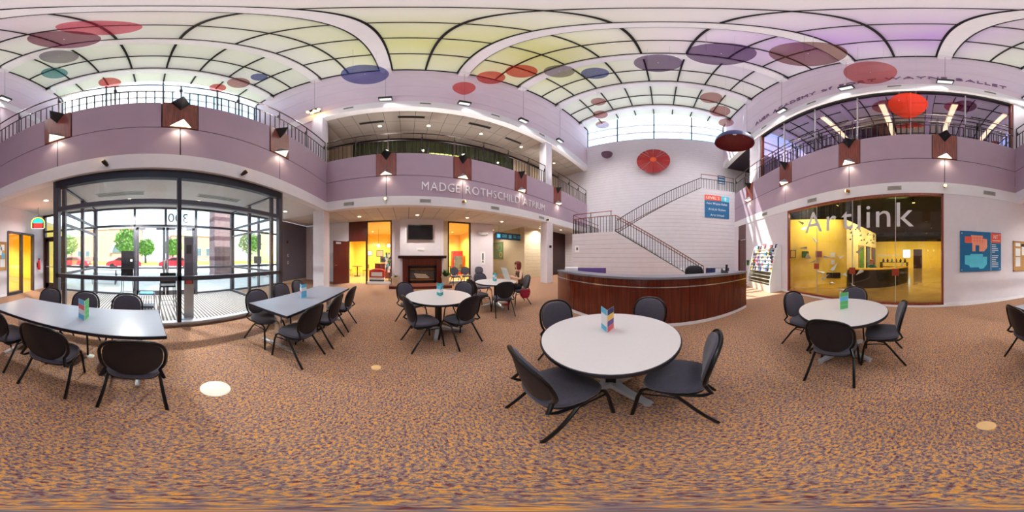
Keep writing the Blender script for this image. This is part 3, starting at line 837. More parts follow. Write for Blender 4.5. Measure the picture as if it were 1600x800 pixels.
# outer glazing and double door
wo = struct('window_10', label='outer vestibule glazing facing the plaza')
for x in (VX0, VX1): MB().box(x-0.06, x+0.06, VYB-0.06, VYB+0.06, 0, 3.38).build('post', 'frame_grey', wo)
for x in (0.58, -0.57, -1.74): MB().box(x-0.045, x+0.045, VYB-0.05, VYB+0.05, 0 if abs(x+0.57) > 0.1 else 2.6, 3.38).build('mullion', 'frame_grey', wo)
for z in (0.06, 1.06): 
    MB().box(VX0, -1.74, VYB-0.04, VYB+0.04, z-0.035, z+0.035).build('rail', 'frame_grey', wo); MB().box(0.58, VX1, VYB-0.04, VYB+0.04, z-0.035, z+0.035).build('rail', 'frame_grey', wo)
MB().box(VX0, VX1, VYB-0.05, VYB+0.05, 2.60, 2.68).build('transom', 'frame_dark', wo)
MB().box(VX0, VX1, VYB-0.05, VYB+0.05, 3.30, 3.40).build('head', 'frame_dark', wo)
for a, b in ((VX0, -1.74), (-1.74, -0.57), (-0.57, 0.58), (0.58, VX1)):
    MB().box(a+0.05, b-0.05, VYB-0.006, VYB+0.006, 2.68, 3.3).build('pane', 'clear_glass', wo)
for a, b in ((VX0, -1.74), (0.58, VX1)):
    for z0, z1 in ((0.1, 1.02), (1.1, 2.6)): MB().box(a+0.05, b-0.05, VYB-0.006, VYB+0.006, z0, z1).build('pane', 'clear_glass', wo)
for n, a, b, s in ((5, -0.57, 0.535, -1), (6, -1.695, -0.57, 1)):
    d = struct('door_%d' % n, label='glazed entrance door leaf with grey stile frame')
    m = MB(); m.box(a+0.01, a+0.11, VYB-0.025, VYB+0.025, 0.02, 2.58); m.box(b-0.11, b-0.01, VYB-0.025, VYB+0.025, 0.02, 2.58)
    m.box(a+0.01, b-0.01, VYB-0.025, VYB+0.025, 0.02, 0.20); m.box(a+0.01, b-0.01, VYB-0.025, VYB+0.025, 2.48, 2.58); m.box(a+0.01, b-0.01, VYB-0.02, VYB+0.02, 1.03, 1.08)
    m.build('door_frame', 'frame_grey', d)
    MB().box(a+0.11, b-0.11, VYB-0.005, VYB+0.005, 0.2, 2.48).build('pane', 'clear_glass', d)
    hx = a+0.06 if n == 5 else b-0.06
    MB().tube([(hx, VYB+0.025, 0.9), (hx, VYB+0.09, 0.9), (hx, VYB+0.09, 1.35), (hx, VYB+0.025, 1.35)], 0.014).build('pull_handle', 'chrome', d)
    MB().box((a+b)/2-0.2, (a+b)/2+0.2, VYB+0.025, VYB+0.08, 2.47, 2.54).build('door_closer', 'alu', d)
# address on the transom glass, reversed from indoors
num = tag(text_on_wall('300', 0.50, 0.003, 'LEFT', 0.76, mirror=True).build('address_number', 'frame_dark'), 'reversed address number 300 on the transom glass', 'number')
num.location = (-1.45, VYB+0.012, 2.78)
# vestibule floor: metal grille mat
vf = struct('floor_vestibule', MB().box(VX0-0.06, VX1+0.06, VYB, VYF-0.06, -0.06, 0.0), 'mat_dark', 'vestibule floor under the entrance mat')
m = MB(); x = VX0+0.06
while x < VX1-0.06:
    m.box(x, x+0.042, VYB+0.1, VYF-0.12, 0.0, 0.012); x += 0.085
o = m.build('mat_slat', 'mat_light', vf); o['kind'] = 'stuff'
struct('ceiling_vestibule', MB().box(VX0, VX1, VYB, VYF, 3.36, 3.395), 'ceiling_white')
for k, (x0, x1) in enumerate(((0.15, 1.55), (-2.75, -1.35))):
    v = thing('ceiling_diffuser', ['long slotted air diffuser in the vestibule ceiling left of the mullion', 'long slotted air diffuser in the vestibule ceiling right of the mullion'][k], 'vent', ((x0+x1)/2, -4.55, 3.36), 0, 'vestibule diffusers')
    MB().box(-0.7, 0.7, -0.13, 0.13, -0.015, 0.0).build('diffuser_frame', 'vent', v)
    for q in range(3): MB().box(-0.66, 0.66, -0.10+q*0.075, -0.06+q*0.075, -0.018, -0.014).build('slot', 'vent_dark', v)
# info pylon
t = thing('information_pylon', 'slim dark blue information pylon behind the entrance glass', 'pylon', (-0.87, -3.62, 0), R(-8))
MB().box(-0.11, 0.11, -0.03, 0.03, 0.03, 1.96).build('board', 'alu', t)
MB().box(-0.10, 0.10, 0.03, 0.034, 1.05, 1.92).build('poster', 'grey_metal', t)
MB().box(-0.10, 0.10, 0.03, 0.034, 0.86, 1.04).build('poster', 'black_plastic', t)
MB().box(-0.07, 0.07, 0.03, 0.036, 0.86, 0.95).build('red_mark', 'red_print', t)
MB().box(-0.06, 0.06, 0.034, 0.037, 1.55, 1.75).build('picture', 'black_plastic', t)
MB().lathe([(0.17, 0.0), (0.17, 0.02), (0.12, 0.035)], 24).build('base', 'alu', t, True)
# bar stools in the vestibule
def stool(label, loc, rz):
    t = thing('bar_stool', label, 'stool', loc, rz, 'stools in the vestibule')
    MB().box(-0.19, 0.19, -0.18, 0.18, 0.74, 0.78).build('seat', 'black_plastic', t)
    MB().box(-0.19, 0.19, -0.20, -0.17, 0.84, 1.10).build('backrest', 'black_plastic', t)
    for sx in (-1, 1):
        for sy in (-1, 1): MB().tube([(sx*0.17, sy*0.16, 0.75), (sx*0.21, sy*0.21, 0.0)], 0.011, 6).build('leg', 'black_metal', t)
        MB().tube([(sx*0.17, -0.17, 0.75), (sx*0.18, -0.19, 1.10)], 0.011, 6).build('back_post', 'black_metal', t)
    MB().tube([(-0.195, -0.195, 0.3), (0.195, -0.195, 0.3), (0.195, 0.195, 0.3), (-0.195, 0.195, 0.3)], 0.009, 6, closed=True).build('foot_rail', 'chrome', t)
stool('black bar stool in the vestibule beside the black notice panel', (0.72, -5.2, 0), R(180))
stool('black bar stool in the vestibule nearest the centre mullion', (-0.42, -4.05, 0), R(180))
n_ = thing('notice_sign', 'black notice panel with small white label on the outer glazing', 'sign', (0.80, VYB+0.05, 1.05))
MB().box(-0.2, 0.28, 0, 0.03, 0, 0.64).build('panel', 'black_plastic', n_); MB().box(-0.14, -0.06, 0.03, 0.034, 0.25, 0.33).build('label_card', 'paper_white', n_)
rk = thing('wire_rack', 'low wire literature rack on the vestibule mat', 'rack', (0.10, -4.4, 0))
for z in (0.05, 0.25, 0.45):
    MB().tube([(-0.22, -0.15, z), (0.22, -0.15, z), (0.22, 0.15, z), (-0.22, 0.15, z)], 0.006, 6, closed=True).build('wire', 'alu', rk)
for sx in (-1, 1):
    for sy in (-1, 1): MB().tube([(sx*0.22, sy*0.15, 0.0), (sx*0.22, sy*0.15, 0.5)], 0.006, 6).build('upright', 'alu', rk)
MB().box(-0.18, 0.18, -0.12, 0.12, 0.46, 0.50).build('leaflets', 'sky_print', rk); MB().box(-0.19, 0.19, -0.12, 0.12, 0.08, 0.14).build('leaflets', 'frame_grey', rk)
for x, z, l in ((-3.36, 1.62, 'dark poster on the vestibule side glass'), ):
    pass
sg = thing('window_poster', 'dark poster and black box sign on the right vestibule side door', 'poster', (VX0+0.02, -4.15, 1.25))
MB().box(0, 0.012, -0.08, 0.08, 0.45, 0.95).build('poster_sheet', 'black_plastic', sg); MB().box(0, 0.012, -0.28, 0.10, 0.0, 0.24).build('poster_sheet', 'black_plastic', sg); MB().box(0, 0.012, 0.32, 0.50, 0.36, 0.44).build('poster_sheet', 'screen_white', sg)  # the small white sheet has a glowing material

# =================================================================== OUTSIDE
struct('ground_plaza', MB().box(-60, 60, -17, -6.15, -0.12, -0.03), 'concrete', 'pale paved plaza outside')
struct('ground_road', MB().box(-60, 60, -27, -17, -0.16, -0.08), 'asphalt', 'road beyond the plaza')
struct('ground_lawn', MB().box(-60, 60, -44, -27, -0.12, -0.04), 'grass', 'strip of lawn across the road')
struct('ground_far', MB().box(-120, 120, -120, -44, -0.2, -0.1), 'asphalt')
struct('ground_street', MB().box(-120, 120, 12, 120, -0.2, -0.1), 'asphalt')
def building(label, x0, x1, y, h, mat, wins, arch=None):
    b = thing('far_building', label, 'building', ((x0+x1)/2, y, -0.1))
    w = (x1-x0)/2
    MB().box(-w, w, -10, 0, 0, h).build('walls', mat, b)
    MB().box(-w-0.2, w+0.2, -10.2, 0.2, h, h+0.4).build('cornice', 'stone_far', b)
    for (a, c, z0, z1) in wins:
        f = MB().box(a, c, 0, 0.12, z0, z1).build('window_frame', 'stone_far', b)
        MB().box(a+0.15, c-0.15, 0.12, 0.16, z0+0.15, z1-0.15).build('pane', 'window_far', f)
    if arch:
        ax, r, zb = arch
        m = MB(); n = 16
        for k in range(n):
            a0, a1 = PI*k/n, PI*(k+1)/n
            m.prism([(ax+r*math.cos(a0), zb+r*math.sin(a0)), (ax+(r+0.7)*math.cos(a0), zb+(r+0.7)*math.sin(a0)), (ax+(r+0.7)*math.cos(a1), zb+(r+0.7)*math.sin(a1)), (ax+r*math.cos(a1), zb+r*math.sin(a1))], 'y', 0, 0.5)
        m.build('arch', 'stone_far', b)
        MB().prism([(ax+r*math.cos(PI*k/n), zb+r*math.sin(PI*k/n)) for k in range(n+1)], 'y', 0, 0.2).build('arch_glass', 'window_far', b)
    return b
building('pinkish brick building with pale arched porch across the road', 2.5, 24, -46, 9.5, 'brick_far', [(2+k*2.6, 3.6+k*2.6, 1.2, 3.2) for k in range(3)], (-5.0, 2.6, 2.6))
building('low brick building right of the entrance doors across the road', -26, -6.0, -46, 7.5, 'brick_far', [(-8+k*3.0, -6.2+k*3.0, 1.5, 4.0) for k in range(5)])
building('long pale brown building far left through the side glazing', 26, 60, -40, 8.0, 'stone_far', [(-14+k*4.0, -12+k*4.0, 2, 4.5) for k in range(6)])
building('stone building seen far right through the side door', -60, -30, -34, 8.0, 'stone_far', [(-10+k*4.0, -8+k*4.0, 2, 4.5) for k in range(6)])
def leafcrown(mb, c, r, n, size):
    rng = random.Random(int(c[0]*100+c[2]*7))
    for _ in range(n):
        while True:
            q = Vector((rng.uniform(-1, 1), rng.uniform(-1, 1), rng.uniform(-1, 1)))
            if 0.35 < q.length < 1: break
        p = Vector(c)+Vector((q.x*r[0], q.y*r[1], q.z*r[2]))
        a = Vector((rng.uniform(-1, 1), rng.uniform(-1, 1), rng.uniform(-1, 1))).normalized(); b_ = a.orthogonal().normalized()
        s = size*rng.uniform(0.6, 1.3)
        mb.add([p-a*s, p+b_*s*0.5, p+a*s, p-b_*s*0.5], [(0, 1, 2, 3)])
def tree(label, x, y, h, r, n=900):
    t = thing('street_tree', label, 'tree', (x, y, -0.1), 0, 'trees across the road')
    MB().tube([(0, 0, 0), (0.05, 0, h*0.4), (0, 0.1, h*0.75)], [0.22, 0.16, 0.08]).build('trunk', 'bark', t, True)
    m = MB(); leafcrown(m, (0, 0, h*0.68), (r, r, h*0.36), n, 0.34); o = m.build('foliage', 'leaf', t); o['kind'] = 'stuff'
tree('bright green tree left of the entrance doors', 4.6, -31, 6.6, 2.3)
tree('smaller green tree seen through the left entrance door', 1.0, -34, 5.0, 1.9)
tree('green tree seen through the right entrance door', -5.0, -36, 5.2, 2.2)
tree('green tree seen through the right vestibule side', -21.0, -30, 6.5, 2.6)
tree('green tree seen through the left vestibule side', 17.0, -30, 6.0, 2.4)
def car(label, x, y, rz=0):
    t = thing('parked_car', label, 'car', (x, y, -0.08), rz, 'red cars in the street')
    prof = [(-2.2, 0.35), (-2.15, 0.8), (-1.9, 0.95), (-1.3, 1.0), (-0.75, 1.42), (0.6, 1.45), (1.3, 1.02), (2.0, 0.88), (2.2, 0.65), (2.2, 0.35)]
    m = MB()
    rings = []
    for yy, k in ((-0.88, 0.94), (-0.8, 1.0), (0.8, 1.0), (0.88, 0.94)):
        rings.append([(p[0]*(0.99 if abs(yy) > 0.85 else 1), yy, 0.35+(p[1]-0.35)*k) for p in prof])
    m.loft(rings); m.build('car_body', 'car_red', t, True)
    g = [(-1.15, 1.03), (-0.7, 1.36), (0.55, 1.39), (1.1, 1.05)]
    for s in (-1, 1): MB().prism(g, 'y', s*0.86, s*0.90).build('side_window', 'car_glass', t)
    for wx in (-1.4, 1.4):
        for s in (-1, 1): MB().tube([(wx, s*0.72, 0.33), (wx, s*0.92, 0.33)], 0.33, 16).build('wheel', 'tyre', t)
    MB().box(2.18, 2.22, -0.7, -0.4, 0.6, 0.75).build('headlight', 'paper_white', t); MB().box(2.18, 2.22, 0.4, 0.7, 0.6, 0.75).build('headlight', 'paper_white', t)
car('red parked car left of the entrance doors', 3.3, -20.5); car('red parked car behind the centre mullion', -3.2, -20.5); car('red parked car seen through the left vestibule side', 10.2, -20.5, PI)
bp_ = thing('brick_pillar', 'tall banded brick pier standing on the plaza', 'pillar', (-5.4, -11.6, -0.03))
for k in range(20):
    MB().box(-0.8, 0.8, -0.55, 0.55, k*0.30+0.004, (k+1)*0.30-0.004).build('brick_course', 'brick_band' if k % 5 == 4 else 'brick_pillar', bp_)
MB().box(-0.79, 0.79, -0.54, 0.54, 0, 6.0).build('core', 'brick_band', bp_)
def picnic(label, x, y, rz):
    t = thing('picnic_table', label, 'table', (x, y, -0.03), rz, 'picnic tables on the plaza')
    for k in range(4): MB().box(-0.9, 0.9, -0.37+k*0.19, -0.20+k*0.19, 0.74, 0.77).build('top_board', 'concrete', t)
    for s in (-1, 1): 
        MB().box(-0.9, 0.9, s*0.75-0.13, s*0.75+0.13, 0.43, 0.46).build('bench', 'concrete', t)
        MB().tube([(s*0.6, -0.75, 0.43), (s*0.6, -0.6, 0.03), (s*0.6, 0.6, 0.03), (s*0.6, 0.75, 0.43)], 0.025, 6).build('leg_frame', 'frame_grey', t)
        MB().tube([(s*0.6, -0.3, 0.03), (s*0.6, -0.3, 0.74)], 0.025, 6).build('leg', 'frame_grey', t); MB().tube([(s*0.6, 0.3, 0.03), (s*0.6, 0.3, 0.74)], 0.025, 6).build('leg', 'frame_grey', t)
picnic('pale picnic table on the plaza left of the doors', 2.5, -8.8, R(8)); picnic('pale picnic table on the plaza right of the brick pier', -7.4, -9.6, R(-5))

# =================================================================== RAILINGS
BAL = MB().box(-0.011, 0.011, -0.011, 0.011, 0, 0.80).mesh('baluster', 'black_metal')
def railing(label, side, u0, u1, n=-0.06):
    p = W(side, u0, n, Z_TOP)
    t = thing('balcony_railing', label, 'railing', (0, 0, 0), 0, 'balcony railings')
    for z, nm in ((6.58, 'lower_rail'), (7.03, 'top_rail')):
        a = W(side, u0, n, z); b = W(side, u1, n, z)
        MB().tube([a, b], 0.024 if nm == 'top_rail' else 0.018, 8).build(nm, 'bronze_rail', t)
    k = int((u1-u0)/0.172); 
    for i in range(k+1):
        q = W(side, u0+(u1-u0)*i/k, n, Z_TOP); place('baluster', BAL, t, q)
    k = max(2, int((u1-u0)/1.2))
    for i in range(k+1):
        u = u0+(u1-u0)*i/k; m = MB()
        a = W(side, u, n, Z_TOP); m.box(a[0]-0.014, a[0]+0.014, a[1]-0.014, a[1]+0.014, Z_TOP, 7.03)
        b = W(side, u, n-0.03, 6.72); m.box(b[0]-0.03, b[0]+0.03, b[1]-0.03, b[1]+0.03, 6.66, 6.8)
        m.build('post', 'bronze_rail', t)
railing('black balcony railing above the glass entrance', 'A', XB, XD)
railing('black balcony railing above the metal lettering', 'B', YA, YC-0.05)
railing('black balcony railing in front of the studio window', 'D', YA, 9.7)
# stair railings
def slope_rail(t, p0, p1, zb, step, rail2=None, nm='handrail', mat='rail_wood', rr=0.025):
    """rail from p0 to p1, balusters reaching down to zb(x)"""
    MB().tube([p0, p1], rr, 8).build(nm, mat, t)
    p0, p1 = Vector(p0), Vector(p1); L = (p1-p0).length; k = int(L/step)
    for i in range(k+1):
        q = p0+(p1-p0)*(i/k); b = zb(q)
        MB().box(q.x-0.012, q.x+0.012, q.y-0.012, q.y+0.012, b, q.z).build('baluster', 'black_metal', t)
t = thing('stair_railing', 'red-brown handrail with black balusters on the lower flight and half landing', 'railing', (0, 0, 0), 0, 'stair railings')
ty = Y0+0.07
lowz = lambda q: max(0.0, min(ZL, ZL-(q.x+2.36)*SL))
slope_rail(t, (-2.36, ty, 3.62), (2.06, ty, 0.97), lowz, 0.155)
slope_rail(t, (-4.84, ty, 3.62), (-2.36, ty, 3.62), lowz, 0.16)
MB().tube([(-4.84, ty, 3.88), (-2.55, ty, 3.88)], 0.024).build('top_rail', 'rail_wood', t)
for x in (-4.84, -3.75, -2.6): MB().box(x-0.015, x+0.015, ty-0.015, ty+0.015, ZL, 3.88).build('post', 'bronze_rail', t)
MB().tube([(-2.40, ty, ZL+0.05), (2.14, ty, 0.05)], 0.024, 6).build('bottom_rail', 'black_metal', t)
MB().tube([(-2.36, ty+0.10, 3.50), (2.0, ty+0.10, 0.88)], 0.02).build('grab_rail', 'rail_wood', t)
slope_rail(t, (-4.82, ty, 3.60), (-4.82, YC-0.05, 3.60), lambda q: ZL, 0.16)
MB().tube([(-4.82, ty, 3.86), (-4.82, YC-0.05, 3.86)], 0.022).build('top_rail', 'rail_wood', t)
MB().box(-2.375, -2.345, ty-0.015, ty+0.015, ZL-0.1, 3.6).xf(Matrix.Identity(4)).build('post', 'bronze_rail', t)
t = thing('stair_railing', 'dark railing climbing the upper flight to the second level landing', 'railing', (0, 0, 0), 0, 'stair railings')
ty = Y1+0.07
upz = lambda q: min(ZU, max(ZL, 2.88+(q.x+2.83)*0.589))
slope_rail(t, (-2.83, ty, 3.77), (2.38, ty, 6.76), upz, 0.16, mat='bronze_rail')
MB().tube([(-2.83, ty, 2.93), (2.38, ty, 6.0)], 0.02, 6).build('bottom_rail', 'black_metal', t)
slope_rail(t, (2.38, ty, 6.70), (XD, ty, 6.70), upz, 0.16, mat='bronze_rail', nm='lower_rail')
MB().tube([(2.38, ty, 7.05), (XD, ty, 7.05)], 0.024).build('top_rail', 'rail_wood', t)
for x in (2.38, 3.5, 4.55): MB().box(x-0.016, x+0.016, ty-0.016, ty+0.016, ZU, 7.05).build('post', 'bronze_rail', t)
t = thing('wall_handrail', 'sloping handrail fixed to the coursed wall beside the upper flight', 'handrail', (0, 0, 0))
MB().tube([(-3.5, YC-0.1, 3.45), (-3.2, YC-0.1, 3.5), (2.75, YC-0.1, 6.68), (3.2, YC-0.1, 6.72)], 0.025).build('rail', 'rail_wood', t)
for k in range(5):
    x = -2.9+k*1.35; z = 3.5+(x+3.2)*0.534
    MB().tube([(x, YC-0.1, z), (x, YC-0.1, z-0.12), (x, YC, z-0.14)], 0.014, 6).build('bracket', 'black_metal', t)

# =================================================================== FURNITURE
def sup(a, b, n, m=28, e0=0.0):
    out = []
    for k in range(m):
        t = 2*PI*k/m+e0; c, s = math.cos(t), math.sin(t)
        out.append((a*math.copysign(abs(c)**(2.0/n), c), b*math.copysign(abs(s)**(2.0/n), s)))
    return out
def make_chair():
    t = thing('stacking_chair', 'x', 'chair')
    # seat pad: rounded square, crowned
    ol = sup(0.225, 0.22, 3.4)
    rings = []
    for k, z in ((0.90, 0.425), (1.0, 0.435), (1.02, 0.455), (0.98, 0.472), (0.85, 0.481), (0.5, 0.486), (0.1, 0.487)):
        rings.append([(x*k*(1.0-0.10*(-y/0.22 if y < 0 else 0)), y*k, z-0.012*max(0, y/0.22)**2) for x, y in ol])
    MB().loft(rings).build('seat', 'chair_fabric', t, True)
    ol2 = sup(0.215, 0.21, 3.4); MB().loft([[(x, y, 0.415) for x, y in ol2], [(x, y, 0.428) for x, y in ol2]]).build('seat_pan', 'chair_shell', t)
    # backrest: oval pad tilted back, slightly wrapped
    a = R(13); U = Vector((0, -math.sin(a), math.cos(a))); N = Vector((0, math.cos(a), math.sin(a))); C0 = Vector((0, -0.250, 0.675))
    def bp(x, v, d): 
        q = C0+Vector((1, 0, 0))*x+U*v+N*(d+0.04*(x/0.225)**2); return tuple(q)
    ob = [(x*(1.0-0.10*(1 if v < 0 else 0)*(v/0.2)**2), v) for x, v in sup(0.218, 0.205, 2.5)]
    MB().loft([[bp(x*k, v*k, d) for x, v in ob] for k, d in ((0.97, 0.0), (1.0, 0.010), (0.97, 0.028), (0.8, 0.040), (0.4, 0.045), (0.05, 0.046))]).build('backrest', 'chair_fabric', t, True)
    MB().loft([[bp(x*k, v*k, d) for x, v in ob] for k, d in ((0.05, -0.016), (0.9, -0.014), (1.0, -0.006), (1.0, 0.004))]).build('back_shell', 'chair_shell', t, True)
    # bent tube hoop behind the pad, running down into the seat rails
    hoop = []
    for k in range(25):
        ang = R(-38+k*(256/24.0)); c, s = math.cos(ang), math.sin(ang)
        x = 0.238*math.copysign(abs(c)**0.8, c); v = 0.222*math.copysign(abs(s)**0.8, s)
        hoop.append(bp(x, v, -0.010))
    lo_r = [(0.205, 0.10, 0.415), (0.215, -0.10, 0.412), (0.220, -0.19, 0.425), (0.222, -0.235, 0.46)]
    lo_l = [(-x, y, z) for x, y, z in lo_r]
    MB().tube(lo_r+hoop+list(reversed(lo_l)), 0.0145, 8).build('back_frame', 'tube_black', t, True)
    for s in (-1, 1):
        MB().tube([(s*0.19, 0.02, 0.408), (s*0.195, 0.16, 0.405), (s*0.20, 0.195, 0.385), (s*0.215, 0.215, 0.30), (s*0.235, 0.245, 0.0)], 0.0145, 8).build('leg', 'tube_black', t, True)
        MB().tube([(s*0.19, 0.06, 0.395), (s*0.20, -0.02, 0.385), (s*0.212, -0.09, 0.30), (s*0.238, -0.275, 0.0)], 0.0145, 8).build('leg', 'tube_black', t, True)
        MB().tube([(s*0.212, 0.205, 0.345), (s*0.205, 0.05, 0.36), (s*0.205, -0.05, 0.35)], 0.008, 6).build('stretcher', 'tube_black', t, True)
    MB().tube([(-0.19, 0.05, 0.40), (0.19, 0.05, 0.40)], 0.010, 6).build('cross_bar', 'tube_black', t)
    return t
CH0 = make_chair(); CH_USED = [False]
def chair(x, y, dx, dy, label, group):
    rz = math.atan2(-dx, dy)
    if not CH_USED[0]:
        CH_USED[0] = True; CH0.location = (x, y, 0); CH0.rotation_euler = (0, 0, rz); CH0['label'] = label; CH0['group'] = group; return CH0
    return dup(CH0, (x, y, 0), rz, label, group)
def cd(cx, cy, x, y, label, group): return chair(x, y, cx-x, cy-y, label, group)

def make_round():
    t = thing('round_table', 'x', 'table', (0, 0, 0), 0, 'round white tables')
    MB().lathe([(0.0, 0.725), (0.60, 0.725), (0.60, 0.7455), (0.0, 0.746)], 64, caps=False).build('tabletop', 'table_white', t, True)
    MB().lathe([(0.585, 0.705), (0.606, 0.71), (0.612, 0.727), (0.608, 0.743), (0.600, 0.7452)], 64, caps=False).build('edge_band', 'table_edge', t, True)
    MB().lathe([(0.0, 0.712), (0.59, 0.712), (0.59, 0.724)], 48, caps=False).build('underside', 'black_plastic', t)
    MB().box(-0.045, 0.045, -0.045, 0.045, 0.07, 0.712).build('pedestal', 'black_metal', t)
    for k in range(4):
        a = PI/4+k*PI/2; c, s = math.cos(a), math.sin(a)
        m = MB(); L = 0.44
        m.loft([[(-0.045, 0.0, 0.05), (0.045, 0.0, 0.05), (0.045, 0.0, 0.13), (-0.045, 0.0, 0.13)], [(-0.04, 0.25, 0.04), (0.04, 0.25, 0.04), (0.035, 0.25, 0.085), (-0.035, 0.25, 0.085)], [(-0.032, L, 0.03), (0.032, L, 0.03), (0.028, L, 0.055), (-0.028, L, 0.055)]])
        m.lathe([(0.03, 0.0), (0.03, 0.012), (0.012, 0.02), (0.012, 0.04)], 12, (0, L-0.035, 0))
        m.xf(Matrix.Rotation(a-PI/2, 4, 'Z')); m.build('foot', 'alu', t, True)
    return t
RT = make_round()
T1, T2, T3, T4 = (-0.447, 1.376), (2.0, 0.99), (-2.97, 0.59), (-4.07, 2.49)
RT.location = T1+(0,); RT.rotation_euler = (0, 0, R(12)); RT['label'] = 'large round white table in front of the reception desk, nearest'
dup(RT, T2+(0,), R(30), 'round white table by the gallery window')
dup(RT, T3+(0,), R(28), 'round white table facing the fireplace')
dup(RT, T4+(0,), R(40), 'round white table where the woman reads a newspaper')

chair(-0.607, 0.837, 0.29, 0.957, 'dark chair at the nearest round table, front left with its leg closest to viewer', 'chairs at the nearest round table')
chair(0.112, 1.167, -0.96, 0.28, 'dark chair at the nearest round table, front right side-on', 'chairs at the nearest round table')
chair(-1.06, 1.60, 0.94, -0.34, 'dark chair at the nearest round table, back left', 'chairs at the nearest round table')
chair(-0.24, 2.06, -0.27, -0.93, 'dark chair between nearest round table and reception desk', 'chairs at the nearest round table')
G = 'chairs at the round table by the gallery window'
chair(1.52, 0.85, 0.96, 0.26, 'dark chair seen from behind at the gallery-side round table', G)
chair(2.06, 0.46, -0.2, 0.97, 'dark chair right of the gallery-side round table, seen side-on', G)
chair(1.95, 1.62, 0.08, -0.99, 'dark chair left of the gallery-side round table', G)
chair(2.66, 1.14, -0.97, -0.22, 'dark chair between the gallery-side round table and the shop window', G)
G = 'chairs at the round table facing the fireplace'
chair(-2.51, 0.25, -0.33, 0.94, 'dark chair front left of the round table facing the fireplace', G)
chair(-2.48, 0.84, -0.92, -0.39, 'dark chair front right of the round table facing the fireplace', G)
chair(-3.48, 0.12, 0.74, 0.66, 'dark chair back left of the round table facing the fireplace', G)
chair(-3.38, 1.12, 0.62, -0.78, 'dark chair back right of the round table facing the fireplace', G)
G = 'chairs at the far round table'
chair(-3.98, 1.90, -0.1, 1.0, 'dark chair left of the far round table, side-on', G)
chair(-4.92, 2.50, 1.0, 0.0, 'dark chair behind the far round table', G)
chair(-3.36, 2.25, -0.95, 0.3, 'dark chair with its back to the viewer at the far round table', G)
WCH = chair(-3.86, 3.22, -0.3, -0.95, 'dark chair the reading woman sits on', G)
G = 'spare chairs along the lobby wall'
chair(-8.02, 2.50, 1, 0.1, 'dark chair below the right cafe window, beside the plant', G)
chair(-8.05, 3.12, 1, 0.0, 'dark chair below the right cafe window, nearer the white wall', G)
chair(-8.0, 3.90, 1, -0.1, 'dark chair against the white wall below the small white sign', G)

def make_rect():
    t = thing('rectangular_table', 'x', 'table', (0, 0, 0), 0, 'grey rectangular tables')
    MB().box(-1.05, 1.05, -0.395, 0.395, 0.716, 0.746).build('tabletop', 'table_grey', t)
    m = MB()
    for y in (-1, 1): m.box(-1.056, 1.056, y*0.395, y*0.402, 0.710, 0.744)
    for x in (-1, 1): m.box(x*1.05, x*1.056, -0.402, 0.402, 0.710, 0.744)
    m.build('edge_band', 'table_edge', t)
    for x in (-1, 1):
        MB().box(x*0.80-0.02, x*0.80+0.02, -0.06, 0.06, 0.06, 0.716).build('leg', 'chrome', t)
        m = MB(); m.loft([[(x*0.8-0.025, -0.36, 0.01), (x*0.8+0.025, -0.36, 0.01), (x*0.8+0.02, -0.36, 0.035), (x*0.8-0.02, -0.36, 0.035)], [(x*0.8-0.03, 0, 0.02), (x*0.8+0.03, 0, 0.02), (x*0.8+0.025, 0, 0.07), (x*0.8-0.025, 0, 0.07)], [(x*0.8-0.025, 0.36, 0.01), (x*0.8+0.025, 0.36, 0.01), (x*0.8+0.02, 0.36, 0.035), (x*0.8-0.02, 0.36, 0.035)]])
        m.build('foot', 'chrome', t)
    MB().box(-0.8, 0.8, -0.015, 0.015, 0.62, 0.68).build('beam', 'black_metal', t)
    return t
Q = make_rect(); Q.location = (0.93, -1.76, 0); Q.rotation_euler = (0, 0, R(2.5)); Q['label'] = 'blue-grey rectangular table in front of the glass entrance, left half of the picture'
dup(Q, (-2.50, -1.70, 0), 0, 'grey rectangular table beside the white corner column')
G = 'chairs at the left grey table'
chair(0.134, -1.35, 0.03, -1, 'dark chair seen squarely from behind at the left grey table', G)
chair(0.89, -1.33, 0.1, -1, 'dark chair turned slightly at the near middle of the left grey table', G)
chair(1.59, -1.34, 0.0, -1, 'dark chair at the picture edge end of the left grey table', G)
chair(1.74, -2.22, 0.05, 1, 'dark chair behind the left grey table, nearest the yellow corridor', G)
chair(1.04, -2.24, 0, 1, 'dark chair behind the left grey table, middle one', G)
chair(0.36, -2.26, 0, 1, 'dark chair behind the left grey table, nearest the table card end', G)
G = 'chairs at the grey table by the column'
chair(-1.69, -1.33, -0.05, -1, 'dark chair nearest the viewer at the grey table by the column', G)
chair(-2.33, -1.30, 0.05, -1, 'dark chair in the middle of the near side at the table by the column', G)
chair(-3.02, -1.30, 0, -1, 'dark chair farthest along the near side of the table by the column', G)
chair(-1.73, -2.02, -0.02, 1, 'dark chair by the glass at the near end of the table by the column', G)
chair(-2.54, -2.22, 0, 1, 'dark chair by the glass in the middle of the table by the column', G)
chair(-3.16, -2.24, 0, 1, 'dark chair by the glass at the far end of the table by the column', G)

